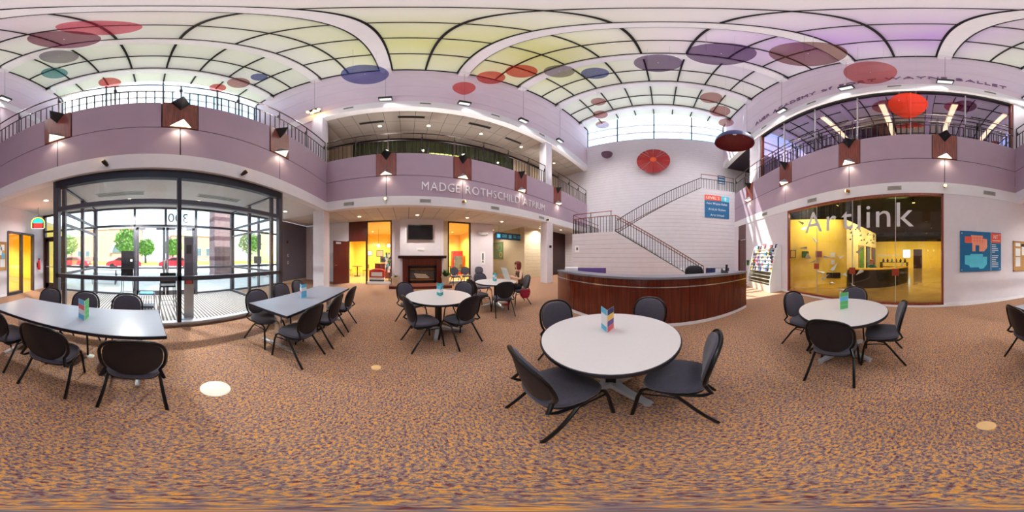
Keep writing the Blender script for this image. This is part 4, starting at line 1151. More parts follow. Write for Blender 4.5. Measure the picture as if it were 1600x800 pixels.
# folded menu cards
def tent(label, x, y, rz, bands, opening=0.9, z=0.746):
    t = thing('table_card', label, 'menu card', (x, y, z), rz, 'folded cards on the tables')
    w, h = 0.14, 0.245
    for s in (-1, 1):
        a = s*opening/2+ (PI/2)
        d = Vector((math.cos(a), math.sin(a), 0)); nrm = Vector((-d.y, d.x, 0))*(s)
        p0 = Vector((0, -0.03, 0)); p1 = p0+d*w
        m = MB(); th = nrm*0.0015
        m.add([p0, p1, p1+th, p0+th]+[q+Vector((0, 0, h)) for q in (p0, p1, p1+th, p0+th)], [(0,3,2,1),(4,5,6,7),(0,1,5,4),(1,2,6,5),(2,3,7,6),(3,0,4,7)])
        pnl = m.build('card_panel', 'paper_white', t)
        side = bands[1 if s < 0 else 0]; n = len(side)
        for k, c in enumerate(side):
            if c is None: continue
            z0, z1 = h-h*(k+1)/n, h-h*k/n
            m = MB()
            for off in (nrm*0.0022, nrm*-0.0008):
                a0, a1 = p0+d*0.004+off, p0+d*(w-0.004)+off
                m.add([a0+Vector((0, 0, z0+0.002)), a1+Vector((0, 0, z0+0.002)), a1+Vector((0, 0, z1)), a0+Vector((0, 0, z1))], [(0, 1, 2, 3)])
            m.build('print', c, pnl)
    return t
def face(px, py): return math.atan2(-px, py)      # card spine towards the camera
tent('blue and white folded card on the nearest round table', -0.50, 1.42, R(18), ((('sky_print', 'paper_white', 'paper_white', 'sky_print')), ('navy_print', 'yellow_print', 'violet_print', 'pink_print')))
tent('green folded card on the round table by the gallery window', 1.98, 1.02, R(-95), (('paper_white', 'green_print', 'paper_white', 'paper_white'), ('green_print', 'sky_print', 'green_print', 'green_print')))
tent('folded card with blue and green faces on the left grey table', 0.72, -1.68, R(208), (('sky_print', 'pink_print', 'paper_white', 'sky_print'), ('green_print', 'green_print', 'green_print', 'green_print')))
tent('blue folded card on the grey table by the column', -2.30, -1.72, R(110), (('sky_print', 'paper_white', 'pink_print', 'sky_print'), ('sky_print', 'paper_white', 'sky_print', 'sky_print')))
tent('turquoise folded card on the round table facing the fireplace', -2.95, 0.62, R(80), (('teal', 'sky_print', 'paper_white', 'teal'), ('sky_print', 'teal', 'paper_white', 'teal')))
tent('turquoise folded card on the far round table', -4.15, 2.50, R(60), (('teal', 'paper_white', 'sky_print', 'teal'), ('teal', 'sky_print', 'paper_white', 'teal')))

# reception desk: long bow-fronted counter
DC = (-0.365, 7.96); DR = 4.74; A0, A1 = R(-90-33.6), R(-90+33.6)
def arcseg(r0, r1, z0, z1, a0=A0, a1=A1, n=40):
    mb = MB()
    rings = []
    for k in range(n+1):
        a = a0+(a1-a0)*k/n; c, s = math.cos(a), math.sin(a)
        rings.append([(DC[0]+r0*c, DC[1]+r0*s, z0), (DC[0]+r1*c, DC[1]+r1*s, z0), (DC[0]+r1*c, DC[1]+r1*s, z1), (DC[0]+r0*c, DC[1]+r0*s, z1)])
    return mb.loft(rings)
t = thing('reception_desk', 'long bow-fronted mahogany reception desk with grey counter', 'desk')
nseg = 6
for k in range(nseg):
    a0 = A0+(A1-A0)*k/nseg+0.0008; a1 = A0+(A1-A0)*(k+1)/nseg-0.0008
    arcseg(DR-0.04, DR, 0.07, 0.855, a0, a1, 10).build('front_panel', 'desk_wood', t, True)
    arcseg(DR-0.04, DR, 0.875, 1.03, a0, a1, 10).build('upper_panel', 'desk_wood', t, True)
arcseg(DR-0.05, DR+0.004, 0.855, 0.875).build('metal_strip', 'chrome', t, True)
arcseg(DR-0.42, DR+0.03, 1.03, 1.075).build('countertop', 'counter_grey', t, True)
arcseg(DR-0.05, DR+0.012, 0.0, 0.07).build('plinth', 'white_band', t, True)
arcseg(DR-0.46, DR-0.42, 0.0, 1.03).build('back_panel', 'mahogany', t, True)
arcseg(DR-0.95, DR-0.46, 0.70, 0.73).build('work_surface', 'frame_grey', t, True)
for a in (A0, A1):
    c, s = math.cos(a), math.sin(a); m = MB()
    m.obox((DC[0]+(DR-0.24)*c, DC[1]+(DR-0.24)*s, 0.53), (0.48, 0.04, 1.0), (0, 0, a)); m.build('end_panel', 'desk_wood', t)
def onDesk(px_, r, z=1.075):
    a = R((px_-1035)*0.225); d = Vector((math.sin(a), math.cos(a)))
    # walk out from the camera until the desk radius is met
    s = 0.5
    while s < 9:
        q = d*s
        if (Vector(DC)-q).length < r: break
        s += 0.01
    return (q.x, q.y, z)
b = onDesk(893, DR-0.2); t = thing('paper_tray', 'white stacked paper tray on the left end of the desk', 'tray', b, R(30))
for k in range(3): MB().box(-0.18, 0.18, -0.13, 0.13, 0.005+k*0.035, 0.03+k*0.035).build('tray', 'paper_white', t)
b = onDesk(922, DR-0.75, 0.73)
t = thing('desk_screen', 'purple desk divider behind the left of the counter', 'divider', b, R(20)); MB().box(-0.45, 0.45, -0.02, 0.02, 0, 0.42).build('panel', 'violet_print', t); MB().box(0.45, 0.47, -0.03, 0.03, 0, 0.42).build('edge', 'red_wood', t)
MB().box(-0.75, -0.45, -0.02, 0.02, 0, 0.40).build('panel', 'black_plastic', t)
b = onDesk(1123, DR-0.75, 0.73)
t = thing('desk_screen', 'purple divider with pinned white paper behind the right of the counter', 'divider', b, R(-16)); MB().box(-0.36, 0.3, -0.02, 0.02, 0, 0.42).build('panel', 'navy_print', t); MB().box(-0.1, 0.22, -0.024, -0.02, 0.14, 0.41).build('pinned_paper', 'paper_white', t); MB().box(-0.38, -0.36, -0.03, 0.03, 0, 0.42).build('edge', 'red_wood', t)
b = onDesk(1132, DR-0.22); t = thing('desk_phone', 'black desk telephone on the right of the counter', 'telephone', b, R(-20))
MB().prism([(-0.1, 0), (0.1, 0), (0.1, 0.05), (-0.1, 0.02)], 'x', -0.09, 0.09).build('phone_body', 'black_plastic', t); MB().tube([(-0.06, -0.06, 0.06), (-0.065, 0.0, 0.09), (-0.06, 0.08, 0.07)], 0.02).build('handset', 'black_plastic', t, True)
MB().tube([(0.05, 0.06, 0.04), (0.06, 0.07, 0.20)], 0.03, 8).build('stand', 'black_plastic', t)
t = thing('office_chair', 'black office chair behind the reception desk', 'chair', (1.03, 5.2, 0.0), R(170))
ob = sup(0.31, 0.30, 3); MB().loft([[(x, -0.2+d, 0.88+v) for x, v in [(p*k, q*k) for p, q in ob]] for k, d in ((0.9, 0), (1, 0.02), (1, 0.05), (0.85, 0.08))]).build('backrest', 'black_plastic', t, True)
MB().loft([[(x*k, 0.05+y*k, z) for x, y in sup(0.25, 0.25, 3)] for k, z in ((0.95, 0.46), (1, 0.5), (0.9, 0.54))]).build('seat', 'black_plastic', t, True)
MB().tube([(0, 0.05, 0.08), (0, 0.05, 0.46)], 0.03).build('gas_column', 'black_metal', t); MB().tube([(0, -0.05, 0.44), (0, -0.2, 0.5), (0, -0.21, 0.8)], 0.02).build('back_bar', 'black_metal', t)
for k in range(5): 
    a = 2*PI*k/5; MB().tube([(0, 0.05, 0.09), (0.28*math.cos(a), 0.05+0.28*math.sin(a), 0.05)], 0.022).build('base_leg', 'black_metal', t); MB().ball((0.28*math.cos(a), 0.05+0.28*math.sin(a), 0.028), 0.028, 8, 6).build('castor', 'black_plastic', t)

# floor outlet covers
for lab, x, y, d, mt in (('large white round floor cover near the entrance end of the tables', -0.55, -1.31, 0.27, 'floor_disc_white'), ('small tan round floor cover between the tables', -1.81, -0.34, 0.115, 'floor_disc_tan'),
                        ('small tan round floor cover near the right edge', 0.805, -0.356, 0.11, 'floor_disc_tan'), ('small white floor cover under the left grey table', 0.77, -1.99, 0.11, 'floor_disc_white'), ('small tan floor cover under the table by the column', -1.72, -1.72, 0.11, 'floor_disc_tan')):
    t = thing('floor_outlet_cover', lab, 'floor cover', (x, y, 0), 0, 'round floor outlet covers')
    MB().lathe([(0.0, 0.006), (d/2-0.01, 0.006), (d/2, 0.0)], 32, caps=False).build('cover_plate', mt, t, True)
    MB().lathe([(d/2-0.012, 0.0062), (d/2-0.012, 0.0075), (d/2-0.02, 0.0075), (d/2-0.02, 0.0062)], 32, caps=False).build('rim', mt, t)

# fireplace
t = thing('fireplace', 'mahogany fireplace mantel with glass-doored firebox and gas log', 'fireplace', (-8.2, 0.79, 0), -PI/2)
# local: x along the wall (mirrored), y out of the wall
MB().box(-0.98, -0.72, 0, 0.18, 0.14, 1.32).build('pilaster', 'mahogany', t); MB().box(0.72, 0.98, 0, 0.18, 0.14, 1.32).build('pilaster', 'mahogany', t)
MB().box(-0.98, 0.98, 0, 0.16, 1.02, 1.38).build('frieze', 'mahogany', t)
MB().prism([(0, 1.38), (0.22, 1.38), (0.30, 1.46), (0.30, 1.52), (0, 1.52)], 'x', -1.2, 1.2).build('mantel_shelf', 'dark_wood', t)
m = MB(); m.box(-0.72, -0.60, 0, 0.10, 0.14, 1.02); m.box(0.60, 0.72, 0, 0.10, 0.14, 1.02); m.box(-0.72, 0.72, 0, 0.10, 0.90, 1.02); m.box(-0.72, 0.72, 0, 0.10, 0.14, 0.26)
m.build('firebox_surround', 'black_metal', t)
MB().box(-0.6, 0.6, 0.01, 0.03, 0.26, 0.9).build('firebox_back', 'firebox', t)
MB().box(-0.6, 0.6, 0.085, 0.10, 0.83, 0.87).build('trim_bar', 'brass', t); MB().box(-0.6, 0.6, 0.085, 0.10, 0.29, 0.33).build('trim_bar', 'brass', t)
for k in range(3): MB().tube([(-0.35+k*0.08, 0.05, 0.40+k*0.07), (0.30+k*0.05, 0.055, 0.42+k*0.08)], 0.045, 8).build('log', 'log', t, True)
MB().box(-0.6, 0.6, 0.075, 0.08, 0.26, 0.9).build('glass_door', 'clear_glass', t)
hb = thing('hearth', 'low red-brown hearth step below the fireplace', 'hearth', (-7.75, 0.83, 0))
MB().box(-0.45, 0.5, -1.6, 1.25, 0, 0.13).build('hearth_slab', 'hearth_brick', hb); MB().box(0.5, 0.52, -1.6, 1.25, 0.0, 0.13).build('nosing', 'mahogany', hb)
def plant(label, x, y, z, s, n, seed):
    t = thing('potted_plant', label, 'plant', (x, y, z), 0, 'potted plants by the fireplace')
    MB().lathe([(0.0, 0), (0.15, 0), (0.20, 0.34), (0.215, 0.36), (0.215, 0.40), (0.18, 0.40), (0.17, 0.34), (0, 0.34)], 24, caps=False).build('pot', 'pot_clay', t, True)
    MB().lathe([(0, 0.352), (0.175, 0.35)], 16, caps=False).build('soil', 'soil', t)
    rng = random.Random(seed)
    for k in range(n):
        a = rng.uniform(0, 2*PI); tilt = rng.uniform(0.2, 1.1); L = s*rng.uniform(0.6, 1.1)
        d = Vector((math.cos(a)*math.sin(tilt), math.sin(a)*math.sin(tilt), math.cos(tilt))); sd_ = Vector((-math.sin(a), math.cos(a), 0))
        p0 = Vector((0, 0, 0.34)); p1 = p0+d*L*0.55; p2 = p0+d*L+Vector((math.cos(a), math.sin(a), -0.6))*0.10*L
        w = 0.045*s/0.4
        MB().add([p0-sd_*0.006, p0+sd_*0.006, p1+sd_*w, p2, p1-sd_*w, p1+Vector((0, 0, -0.01))], [(0, 1, 2, 5), (0, 5, 4), (5, 2, 3), (4, 5, 3)]).build('leaf', 'leaf_dark', t)
plant('small-leaved plant in a clay pot at the left end of the hearth', -7.55, -0.5, 0.131, 0.28, 12, 1)
plant('bushy green plant in a clay pot at the right end of the hearth', -7.6, 1.86, 0.131, 0.48, 34, 2)
t = thing('television', 'black flat television above the fireplace', 'television', (-8.2, 0.70, 2.32), -PI/2)
MB().box(-0.62, 0.62, 0.05, 0.11, 0, 0.76).build('housing', 'black_plastic', t); MB().box(-0.585, 0.585, 0.11, 0.114, 0.05, 0.72).build('screen', 'tv_screen', t); MB().box(-0.2, 0.2, 0, 0.05, 0.2, 0.55).build('bracket', 'black_metal', t)
t = thing('wall_plate', 'small white wall plate between television and mantel', 'plate', (-8.2, 0.72, 1.78), -PI/2); MB().box(-0.19, 0.19, 0, 0.02, 0, 0.14).build('plate', 'paper_white', t); MB().box(-0.15, 0.15, 0.02, 0.024, 0.03, 0.11).build('inset', 'white_band', t)

# =================================================================== WALL FIXTURES
def pyramid_lights():
    k_ = {'A': 'entrance balcony', 'B': 'lettered balcony from the entrance', 'D': 'gallery-side balcony from the entrance'}
    where = {'A': ['left', 'middle', 'right'], 'B': ['first', 'second', 'third', 'fourth'],
             'D': ['first', 'second', 'third', 'fourth']}
    up_m = MB(); s = 0.19
    up_m.add([(-s, 0.0, 0.20), (s, 0.0, 0.20), (0, 0.30, 0.20), (0, 0.02, -0.16), (0, 0.0, -0.16)], [(0, 2, 1), (0, 3, 2), (2, 3, 1), (0, 1, 4), (0, 4, 3), (1, 3, 4)])
    ume = up_m.mesh('lamp_body', 'black_metal')
    dn_m = MB().add([(-0.225, 0, 0), (0.225, 0, 0), (0, 0.31, 0.0), (0, 0.0, 0.25), (0, 0.02, 0.25)], [(0, 2, 4), (2, 1, 4), (0, 4, 3), (1, 3, 4), (0, 3, 1)])
    dme = dn_m.mesh('lamp_body', 'grey_metal')
    lens = MB().add([(-0.21, 0.01, 0), (0.21, 0.01, 0), (0, 0.29, 0.0)], [(0, 2, 1), (0, 1, 2)]).mesh('lens', 'lamp_pyramid')
    lens2 = MB().add([(-0.155, 0.01, 0), (0.155, 0.01, 0), (0, 0.25, 0.0)], [(0, 1, 2), (0, 2, 1)]).mesh('lens', 'lamp_cream')
    for side, pans in (('A', PAN_A), ('B', PAN_B), ('D', PAN_D)):
        for i, u in enumerate(pans):
            p = W(side, u, 0.02, 5.58)
            t = thing('pyramid_uplight', 'black inverted pyramid lamp on the %s wood panel of the %s' % (where[side][i], k_[side]), 'wall lamp', p, ROT[side], 'black pyramid uplights')
            place('lamp_body', ume, t); 
            place('lens', lens2, t, (0, 0, 0.202))
            lamp('bulb', 'SPOT', (0, 0.12, 0.24), 170, (1.0, 0.92, 0.84), t, 0.06, (0, 0.25, 1), R(140), 0.8)
            p = W(side, u, 0.02, 4.70)
            t = thing('pyramid_downlight', 'glowing pyramid lamp below the %s wood panel, %s' % (where[side][i], k_[side]), 'wall lamp', p, ROT[side], 'glowing pyramid downlights')
            place('lamp_body', dme, t); place('lens', lens, t, (0, 0, -0.004))
            lamp('bulb', 'SPOT', (0, 0.12, -0.02), 12, (1.0, 0.86, 0.6), t, 0.05, (0, -0.15, -1), R(120), 0.8)
pyramid_lights()
# floodlights on the upper band, under each rib, hung with a cable
fl_b = MB().box(-0.24, 0.24, 0.04, 0.26, 0, 0.16).mesh('housing', 'black_metal')
fl_l = MB().box(-0.21, 0.21, 0.07, 0.23, -0.006, 0.0).mesh('lens', 'lens_dim')
fl_n = {'B': 'lettered side', 'D': 'gallery side'}
for side in 'BD':
    for i, u in enumerate(RIBS[1:6]):
        p = W(side, u, 0.05, 9.64)
        amber = (side == 'B' and i == 0)
        t = thing('floodlight', ('amber glowing spotlight cluster under the rib at the entrance corner column' if amber else 'black floodlight %s from the entrance on the upper band of the %s' % (['first', 'second', 'third', 'fourth', 'fifth'][i], fl_n[side])), 'floodlight', p, ROT[side], 'upper band floodlights')
        place('housing', fl_b, t)
        ln = place('lens', fl_l, t)
        MB().tube([(0, 0.15, 0.16), (0, 0.15, SPRING-0.45-9.64)], 0.006, 6).build('cable', 'grey_metal', t)
        if amber:
            for q in range(4): MB().ball((-0.25+q*0.16, 0.25+0.05*(q % 2), -0.02-0.08*(q % 3)), 0.07, 10, 8).build('bulb_globe', 'lamp_amber', t, True)
        lamp('bulb', 'SPOT', (0, 0.20, -0.05), 350, (1.0, 0.95, 0.90), t, 0.22, ((-0.55 if side == 'B' else 0.55), 0.6, -1), R(125), 0.8)
# vents in the white bands
vm = MB().box(-0.21, 0.21, 0, 0.012, -0.07, 0.07).mesh('vent_frame', 'vent')
vs_ = MB().box(-0.19, 0.19, 0.012, 0.016, -0.006, 0.006).mesh('louvre', 'vent_dark')
vl = {'B': ['first', 'second', 'third', 'fourth'], 'D': ['first', 'second', 'third', 'fourth']}
for side in 'BD':
    for i, u in enumerate((-2.15, 0.68, 3.52, 6.35)):
        for lvl, z in (('lower', 3.56), ('upper', 9.40)):
            t = thing('air_vent', '%s louvred vent from the entrance in the %s white band, %s' % (vl[side][i], lvl, fl_n[side]), 'vent', W(side, u, 0.016 if lvl == 'lower' else 0.052, z), ROT[side], 'band vents')
            place('vent_frame', vm, t)
            for q in range(5): place('louvre', vs_, t, (0, 0, -0.05+q*0.025))
# small brass spotlights on the lower bands
def spot(label, side, u, z, d, col='brass'):
    t = thing('spotlight', label, 'spotlight', W(side, u, 0.016, z), ROT[side], 'small band spotlights')
    MB().lathe([(0, 0), (0.035, 0), (0.035, 0.012), (0, 0.012)], 16, caps=False).xf(Matrix.Rotation(-PI/2, 4, 'X')).build('base_plate', 'black_metal', t)
    MB().tube([(0, 0.01, 0), (0, 0.09, 0)], 0.012).build('arm', col, t)
    d = Vector(d).normalized(); c = Vector((0, 0.10, 0))
    MB().tube([c-d*0.07, c, c+d*0.07], [0.03, 0.05, 0.05], 14).build('can', col, t, True)
    MB().tube([c+d*0.071, c+d*0.074], 0.04, 14).build('lens', 'lamp_amber', t)
spot('small dark spotlight above the left half of the entrance glass', 'A', 0.85, 3.50, (0.5, 0.3, 0.8), 'bronze_rail')
spot('small dark spotlight above the right half of the entrance glass', 'A', -1.95, 3.50, (-0.5, 0.4, 0.6), 'bronze_rail')
spot('brass spotlight under the first lamp of the lettered balcony', 'B', -0.73, 3.62, (0.1, 0.6, -0.2))
spot('brass spotlight under the second lamp of the lettered balcony', 'B', 2.1, 3.62, (-0.6, 0.6, 0.2))
spot('dark spotlight on the band beside the lobby column', 'B', 6.75, 3.50, (-0.6, 0.6, 0.1), 'black_metal')
spot('brass spotlight under the first lamp of the gallery-side balcony', 'D', -0.75, 3.60, (0.1, 0.6, -0.2))
spot('brass spotlight under the second lamp of the gallery-side balcony', 'D', 2.09, 3.60, (0.7, 0.6, -0.1))
# recessed downlights
DLR = MB().lathe([(0.075, 0.0), (0.105, -0.008), (0.105, 0.0)], 20, caps=False).mesh('trim_ring', 'white_band')
DLL = MB().lathe([(0.0, -0.002), (0.078, -0.002)], 20, caps=False).mesh('lens', 'lamp_warm')
def downlight(label, x, y, z, e, col=(1, 0.93, 0.82), grp='lobby downlights', ang=150):
    t = thing('recessed_downlight', label, 'ceiling light', (x, y, z), 0, grp)
    place('trim_ring', DLR, t); place('lens', DLL, t)
    lamp('bulb', 'SPOT', (0, 0, -0.03), e, col, t, 0.07, (0, 0, -1), R(ang), 0.7)
for i, (x, y) in enumerate(((-7.4, -2.2), (-7.4, 2.9), (-7.4, 4.9), (-7.0, 7.6), (-7.4, 0.5), (-6.9, 9.6))):
    downlight(['round downlight in the lobby ceiling above the open cafe door', 'round downlight in front of the right cafe window', 'round downlight near the hanging direction sign', 'round downlight beside the lobby column', 'round downlight in front of the television', 'round downlight near the stair block'][i], x, y, 3.398, 120)
for i, (x, y) in enumerate(((-7.3, -1.2), (-7.3, 1.0), (-7.3, 3.6), (-7.3, 6.2), (-7.3, 9.3))):
    downlight('round downlight in the upper lobby ceiling, %s from the entrance end' % ['first', 'second', 'third', 'fourth', 'last'][i], x, y, Z_UB0+0.018, 90, grp='upper lobby downlights')
downlight('round downlight washing the tan coursed wall', -7.55, 8.1, 3.398, 150)
downlight('round downlight in the passage with the painting', -10.2, 6.0, 3.398, 130)
downlight('round downlight in the corridor left of the vestibule', 3.2, -4.3, 3.398, 120)
downlight('round downlight in the corridor by the grey wall', -5.0, -4.6, 3.398, 30)
for i, x in enumerate((0.65, -1.55)): downlight(['round downlight in the vestibule ceiling left of the mullion', 'round downlight in the vestibule ceiling right of the mullion'][i], x, -5.1, 3.358, 600, (1, 0.97, 0.92), grp='vestibule downlights')
downlight('recessed downlight in the upper corridor by the stair landing', 5.8, 9.6, Z_UB0+0.018, 60, grp='upper corridor downlights')
# lit rooms beyond the glass: cafe, corridor, gallery, studio, upper office
for i, (x, y) in enumerate(((-10.2, -2.8), (-10.2, -0.4), (-10.2, 2.6), (-12.4, -2.6), (-12.4, 1.0), (-12.4, 3.6))):
    downlight('round cafe ceiling light, %s' % ['above the cafe entrance', 'behind the left window', 'behind the right window', 'over the far left of the cafe', 'over the middle of the cafe', 'over the far right of the cafe'][i], x, y, 3.398, 420, (1, 0.98, 0.92), 'cafe ceiling lights')
downlight('round light in the yellow corridor near the doorway', 6.2, -5.3, 2.998, 420, (1, 0.92, 0.74), 'yellow corridor lights'); downlight('round light deep in the yellow corridor', 9.5, -6.0, 2.998, 420, (1, 0.92, 0.74), 'yellow corridor lights')

# =================================================================== LETTERING
def letters(label, name, body, side, ustart, uend, z, size, ext, mat, n=0.0, sgn=1):
    """separate raised letters; reading direction runs from ustart to uend"""
    t = thing(name, label, 'lettering', W(side, ustart, n, z), ROT[side])
    geos = []; adv = []; x = 0.0
    for ch in body:
        if ch == ' ': x += size*0.42; continue
        vs, fs = text_geo(ch, size, ext)
        lo, hi = min(v[0] for v in vs), max(v[0] for v in vs)
        geos.append((x-lo, vs, fs)); x += (hi-lo)+size*0.16
    k = abs(uend-ustart)/(x-size*0.16)
    for off, vs, fs in geos:
        MB().add([(-(v[0]+off)*k, v[2]+ext, v[1]) for v in vs], fs).build('letter', mat, t)
    return t
letters('raised metal letters reading MADGE ROTHSCHILD ATRIUM', 'wall_lettering', 'MADGE ROTHSCHILD ATRIUM', 'B', 0.55, 6.6, 4.00, 0.53, 0.02, 'letter_metal', 0.01)
letters('raised dark lilac letters reading AUER ACADEMY of FORT WAYNE BALLET', 'wall_lettering', 'AUER ACADEMY of FORT WAYNE BALLET', 'D', 7.15, -2.75, 10.28, 0.42, 0.02, 'letter_purple', 0.005)
letters('large white letters reading Artlink on the gallery window', 'window_lettering', 'Artlink', 'D', 3.88, 0.13, 2.36, 1.08, 0.004, 'letter_white', -0.044)
letters('faint white letters reading TERRACE on the cafe window', 'window_lettering', 'TERRACE', 'B', -1.95, -1.15, 2.05, 0.15, 0.002, 'letter_white', -2.66-0.03)

# =================================================================== SIGNS
def wtext(parent, body, size, x, y, z, mat, width=None, align='CENTER', nm='letter'):
    """row of flat printed letters, one part each; the reader's right is local -x"""
    geos = []; w = 0.0
    for ch in body:
        if ch == ' ': w += size*0.34; continue
        vs, fs = text_geo(ch, size, 0.0015)
        lo, hi = min(v[0] for v in vs), max(v[0] for v in vs)
        geos.append((w-lo, vs, fs)); w += (hi-lo)+size*0.10
    w -= size*0.10; k = (width/w) if width else 1.0
    for off, vs, fs in geos:
        MB().add([(x-((v[0]+off)*k-w*k/2), y+v[2], z+v[1]) for v in vs], fs).build(nm, mat, parent)
t = thing('level_sign', 'blue and red sign reading LEVEL 2 on the stair wall', 'sign', (3.40, Y1, 3.93), PI)
# local x: reader's right is -x
MB().box(-0.27, 0.82, 0.0, 0.03, 1.19, 1.56).build('sign_panel', 'sign_red', t); MB().box(-0.82, -0.285, 0.0, 0.03, 1.19, 1.56).build('sign_panel', 'sign_cyan', t)
for k in range(3): MB().box(-0.82, 0.82, 0, 0.03, 0.01+k*0.39, 0.01+k*0.39+0.375).build('sign_panel', 'sign_blue', t)
wtext(t, 'LEVEL 2', 0.25, 0.28, 0.032, 1.29, 'sign_text', 0.86); wtext(t, 'Fort Wayne Ballet', 0.20, 0.0, 0.032, 0.91, 'sign_text', 1.36)
wtext(t, 'ArtsLab Skybox', 0.20, 0.0, 0.032, 0.52, 'sign_text', 1.16); wtext(t, 'Arts United', 0.20, 0.0, 0.032, 0.13, 'sign_text', 0.9)
MB().prism([(-0.58, 1.23), (-0.52, 1.23), (-0.52, 1.38), (-0.45, 1.38), (-0.55, 1.51), (-0.65, 1.38), (-0.58, 1.38)], 'y', 0.03, 0.034).build('arrow', 'sign_text', t)
t = thing('landing_sign', 'small blue directory sign at the top of the stairs', 'sign', (4.42, YC, 7.4), PI)
for k in range(3): MB().box(-0.30, 0.30, 0.0, 0.03, k*0.27, k*0.27+0.255).build('sign_panel', 'sign_blue', t)
for k in range(3): MB().box(-0.22, 0.22, 0.03, 0.033, k*0.27+0.09, k*0.27+0.15).build('text_line', 'sign_text', t)
# map board
t = thing('directory_board', 'blue floor-plan directory board with salmon and cyan maps', 'map board', W('D', -1.87, 0, 1.04), ROT['D'])
MB().box(-0.67, 0.67, 0.02, 0.045, 0, 1.20).build('panel', 'sign_blue', t)
MB().box(-0.67, -0.31, 0.045, 0.05, 0.87, 1.18).build('logo_panel', 'sign_red', t); MB().box(-0.318, -0.306, 0.045, 0.05, 0, 1.2).build('divider', 'sign_text', t)
MB().prism([(0.52, 0.85), (0.30, 0.85), (0.30, 0.60), (0.20, 0.60), (0.20, 0.78), (0.08, 0.78), (0.08, 0.60), (-0.08, 0.60), (-0.18, 0.72), (-0.18, 0.98), (-0.04, 0.98), (-0.04, 1.08), (0.34, 1.08), (0.34, 1.04), (0.52, 1.04)][::-1], 'y', 0.045, 0.05).build('upper_plan', 'sign_salmon', t)
MB().box(0.32, 0.53, 0.05, 0.053, 0.86, 1.04).build('plan_room', 'sign_red', t)
MB().prism([(0.53, 0.22), (0.40, 0.18), (0.36, 0.12), (0.10, 0.12), (0.06, 0.07), (-0.06, 0.08), (-0.17, 0.2), (-0.18, 0.44), (-0.04, 0.44), (-0.04, 0.52), (0.36, 0.52), (0.36, 0.48), (0.53, 0.48)][::-1], 'y', 0.045, 0.05).build('lower_plan', 'sign_cyan', t)
for q in range(4): MB().box(-0.04+q*0.09, -0.03+q*0.09, 0.05, 0.053, 0.86, 1.06).build('plan_line', 'sign_red', t)
for q in range(2): MB().box(-0.10, 0.30, 0.05, 0.053, 0.92+q*0.08, 0.93+q*0.08).build('plan_line', 'sign_red', t)
wtext(t, 'NT', 0.17, -0.48, 0.051, 1.0, 'sign_text', 0.15); MB().box(-0.63, -0.36, 0.05, 0.052, 0.93, 0.95).build('text_line', 'sign_text', t)
rng = random.Random(3)
for q in range(13):
    z = 0.80-q*0.057; wd = rng.choice((0.1, 0.14, 0.2, 0.22))
    if q != 5: MB().box(-0.35-wd, -0.35, 0.045, 0.047, z, z+0.018).build('text_line', 'sign_text', t)
for x in (-0.62, 0.62):
    for z in (0.05, 1.13): MB().lathe([(0, 0), (0.018, 0), (0.018, 0.012), (0, 0.014)], 12, caps=False).xf(Matrix.Translation((x, 0.045, z)) @ Matrix.Rotation(-PI/2, 4, 'X')).build('stud', 'alu', t)
# cork board
t = thing('notice_board', 'oak-framed cork notice board with pinned papers', 'notice board', W('D', -3.40, 0, 0.98), ROT['D'])
MB().box(-0.36, 0.36, 0.0, 0.02, 0, 1.03).build('cork', 'cork', t)
for a in ((-0.37, 0.37, 0, 0.04), (-0.37, 0.37, 0.99, 1.03)): MB().box(a[0], a[1], 0, 0.035, a[2], a[3]).build('frame', 'oak', t)
for a in (-0.37, 0.33): MB().box(a, a+0.04, 0, 0.035, 0, 1.03).build('frame', 'oak', t)
for q, (x, z, w, h, c) in enumerate(((0.18, 0.85, 0.2, 0.12, 'paper_white'), (0.18, 0.52, 0.2, 0.26, 'paper_white'), (0.18, 0.16, 0.2, 0.32, 'paper_white'), (-0.08, 0.55, 0.18, 0.3, 'paper_white'), (-0.22, 0.44, 0.14, 0.18, 'sky_print'), (-0.2, 0.12, 0.22, 0.28, 'paper_white'), (-0.2, 0.72, 0.16, 0.2, 'paper_white'), (-0.02, 0.84, 0.12, 0.1, 'black_plastic'))):
    MB().box(x-w/2, x+w/2, 0.02, 0.023, z, z+h).build('pinned_paper', c, t)
# neon shop sign
t = thing('neon_sign', 'small neon sign, teal dome over red block, hung in the corridor', 'neon sign', (3.92, -4.75, 2.55), R(35))
m = MB(); rim = [(0.24*math.cos(PI*k/10), 0.22+0.20*math.sin(PI*k/10)) for k in range(11)]
MB().prism([(-0.22, 0.0), (0.22, 0.0), (0.22, 0.22)]+[(x*0.9, z) for x, z in rim]+[(-0.22, 0.22)], 'y', -0.05, 0.0).build('back_panel', 'black_plastic', t)
MB().tube([(-0.24, 0.02, 0.02), (-0.24, 0.02, 0.22)]+[(x, 0.02, z) for x, z in reversed(rim)]+[(0.24, 0.02, 0.02)], 0.014).build('rim_tube', 'neon_yellow', t)
MB().prism([(x*0.8, 0.2+(z-0.22)*0.8+0.02) for x, z in rim], 'y', 0.0, 0.02).build('dome', 'neon_teal', t)
MB().box(-0.16, 0.16, 0, 0.02, 0.03, 0.20).build('block', 'neon_red', t); MB().tube([(-0.23, 0.02, -0.01), (0.23, 0.02, -0.01)], 0.012).build('lower_tube', 'screen_white', t)
MB().tube([(0, -0.02, 0.42), (0, -0.02, 0.85)], 0.006, 6).build('chain', 'black_metal', t)
lamp('bulb', 'POINT', (0, 0.15, 0.2), 6, (1.0, 0.35, 0.25), t, 0.08)
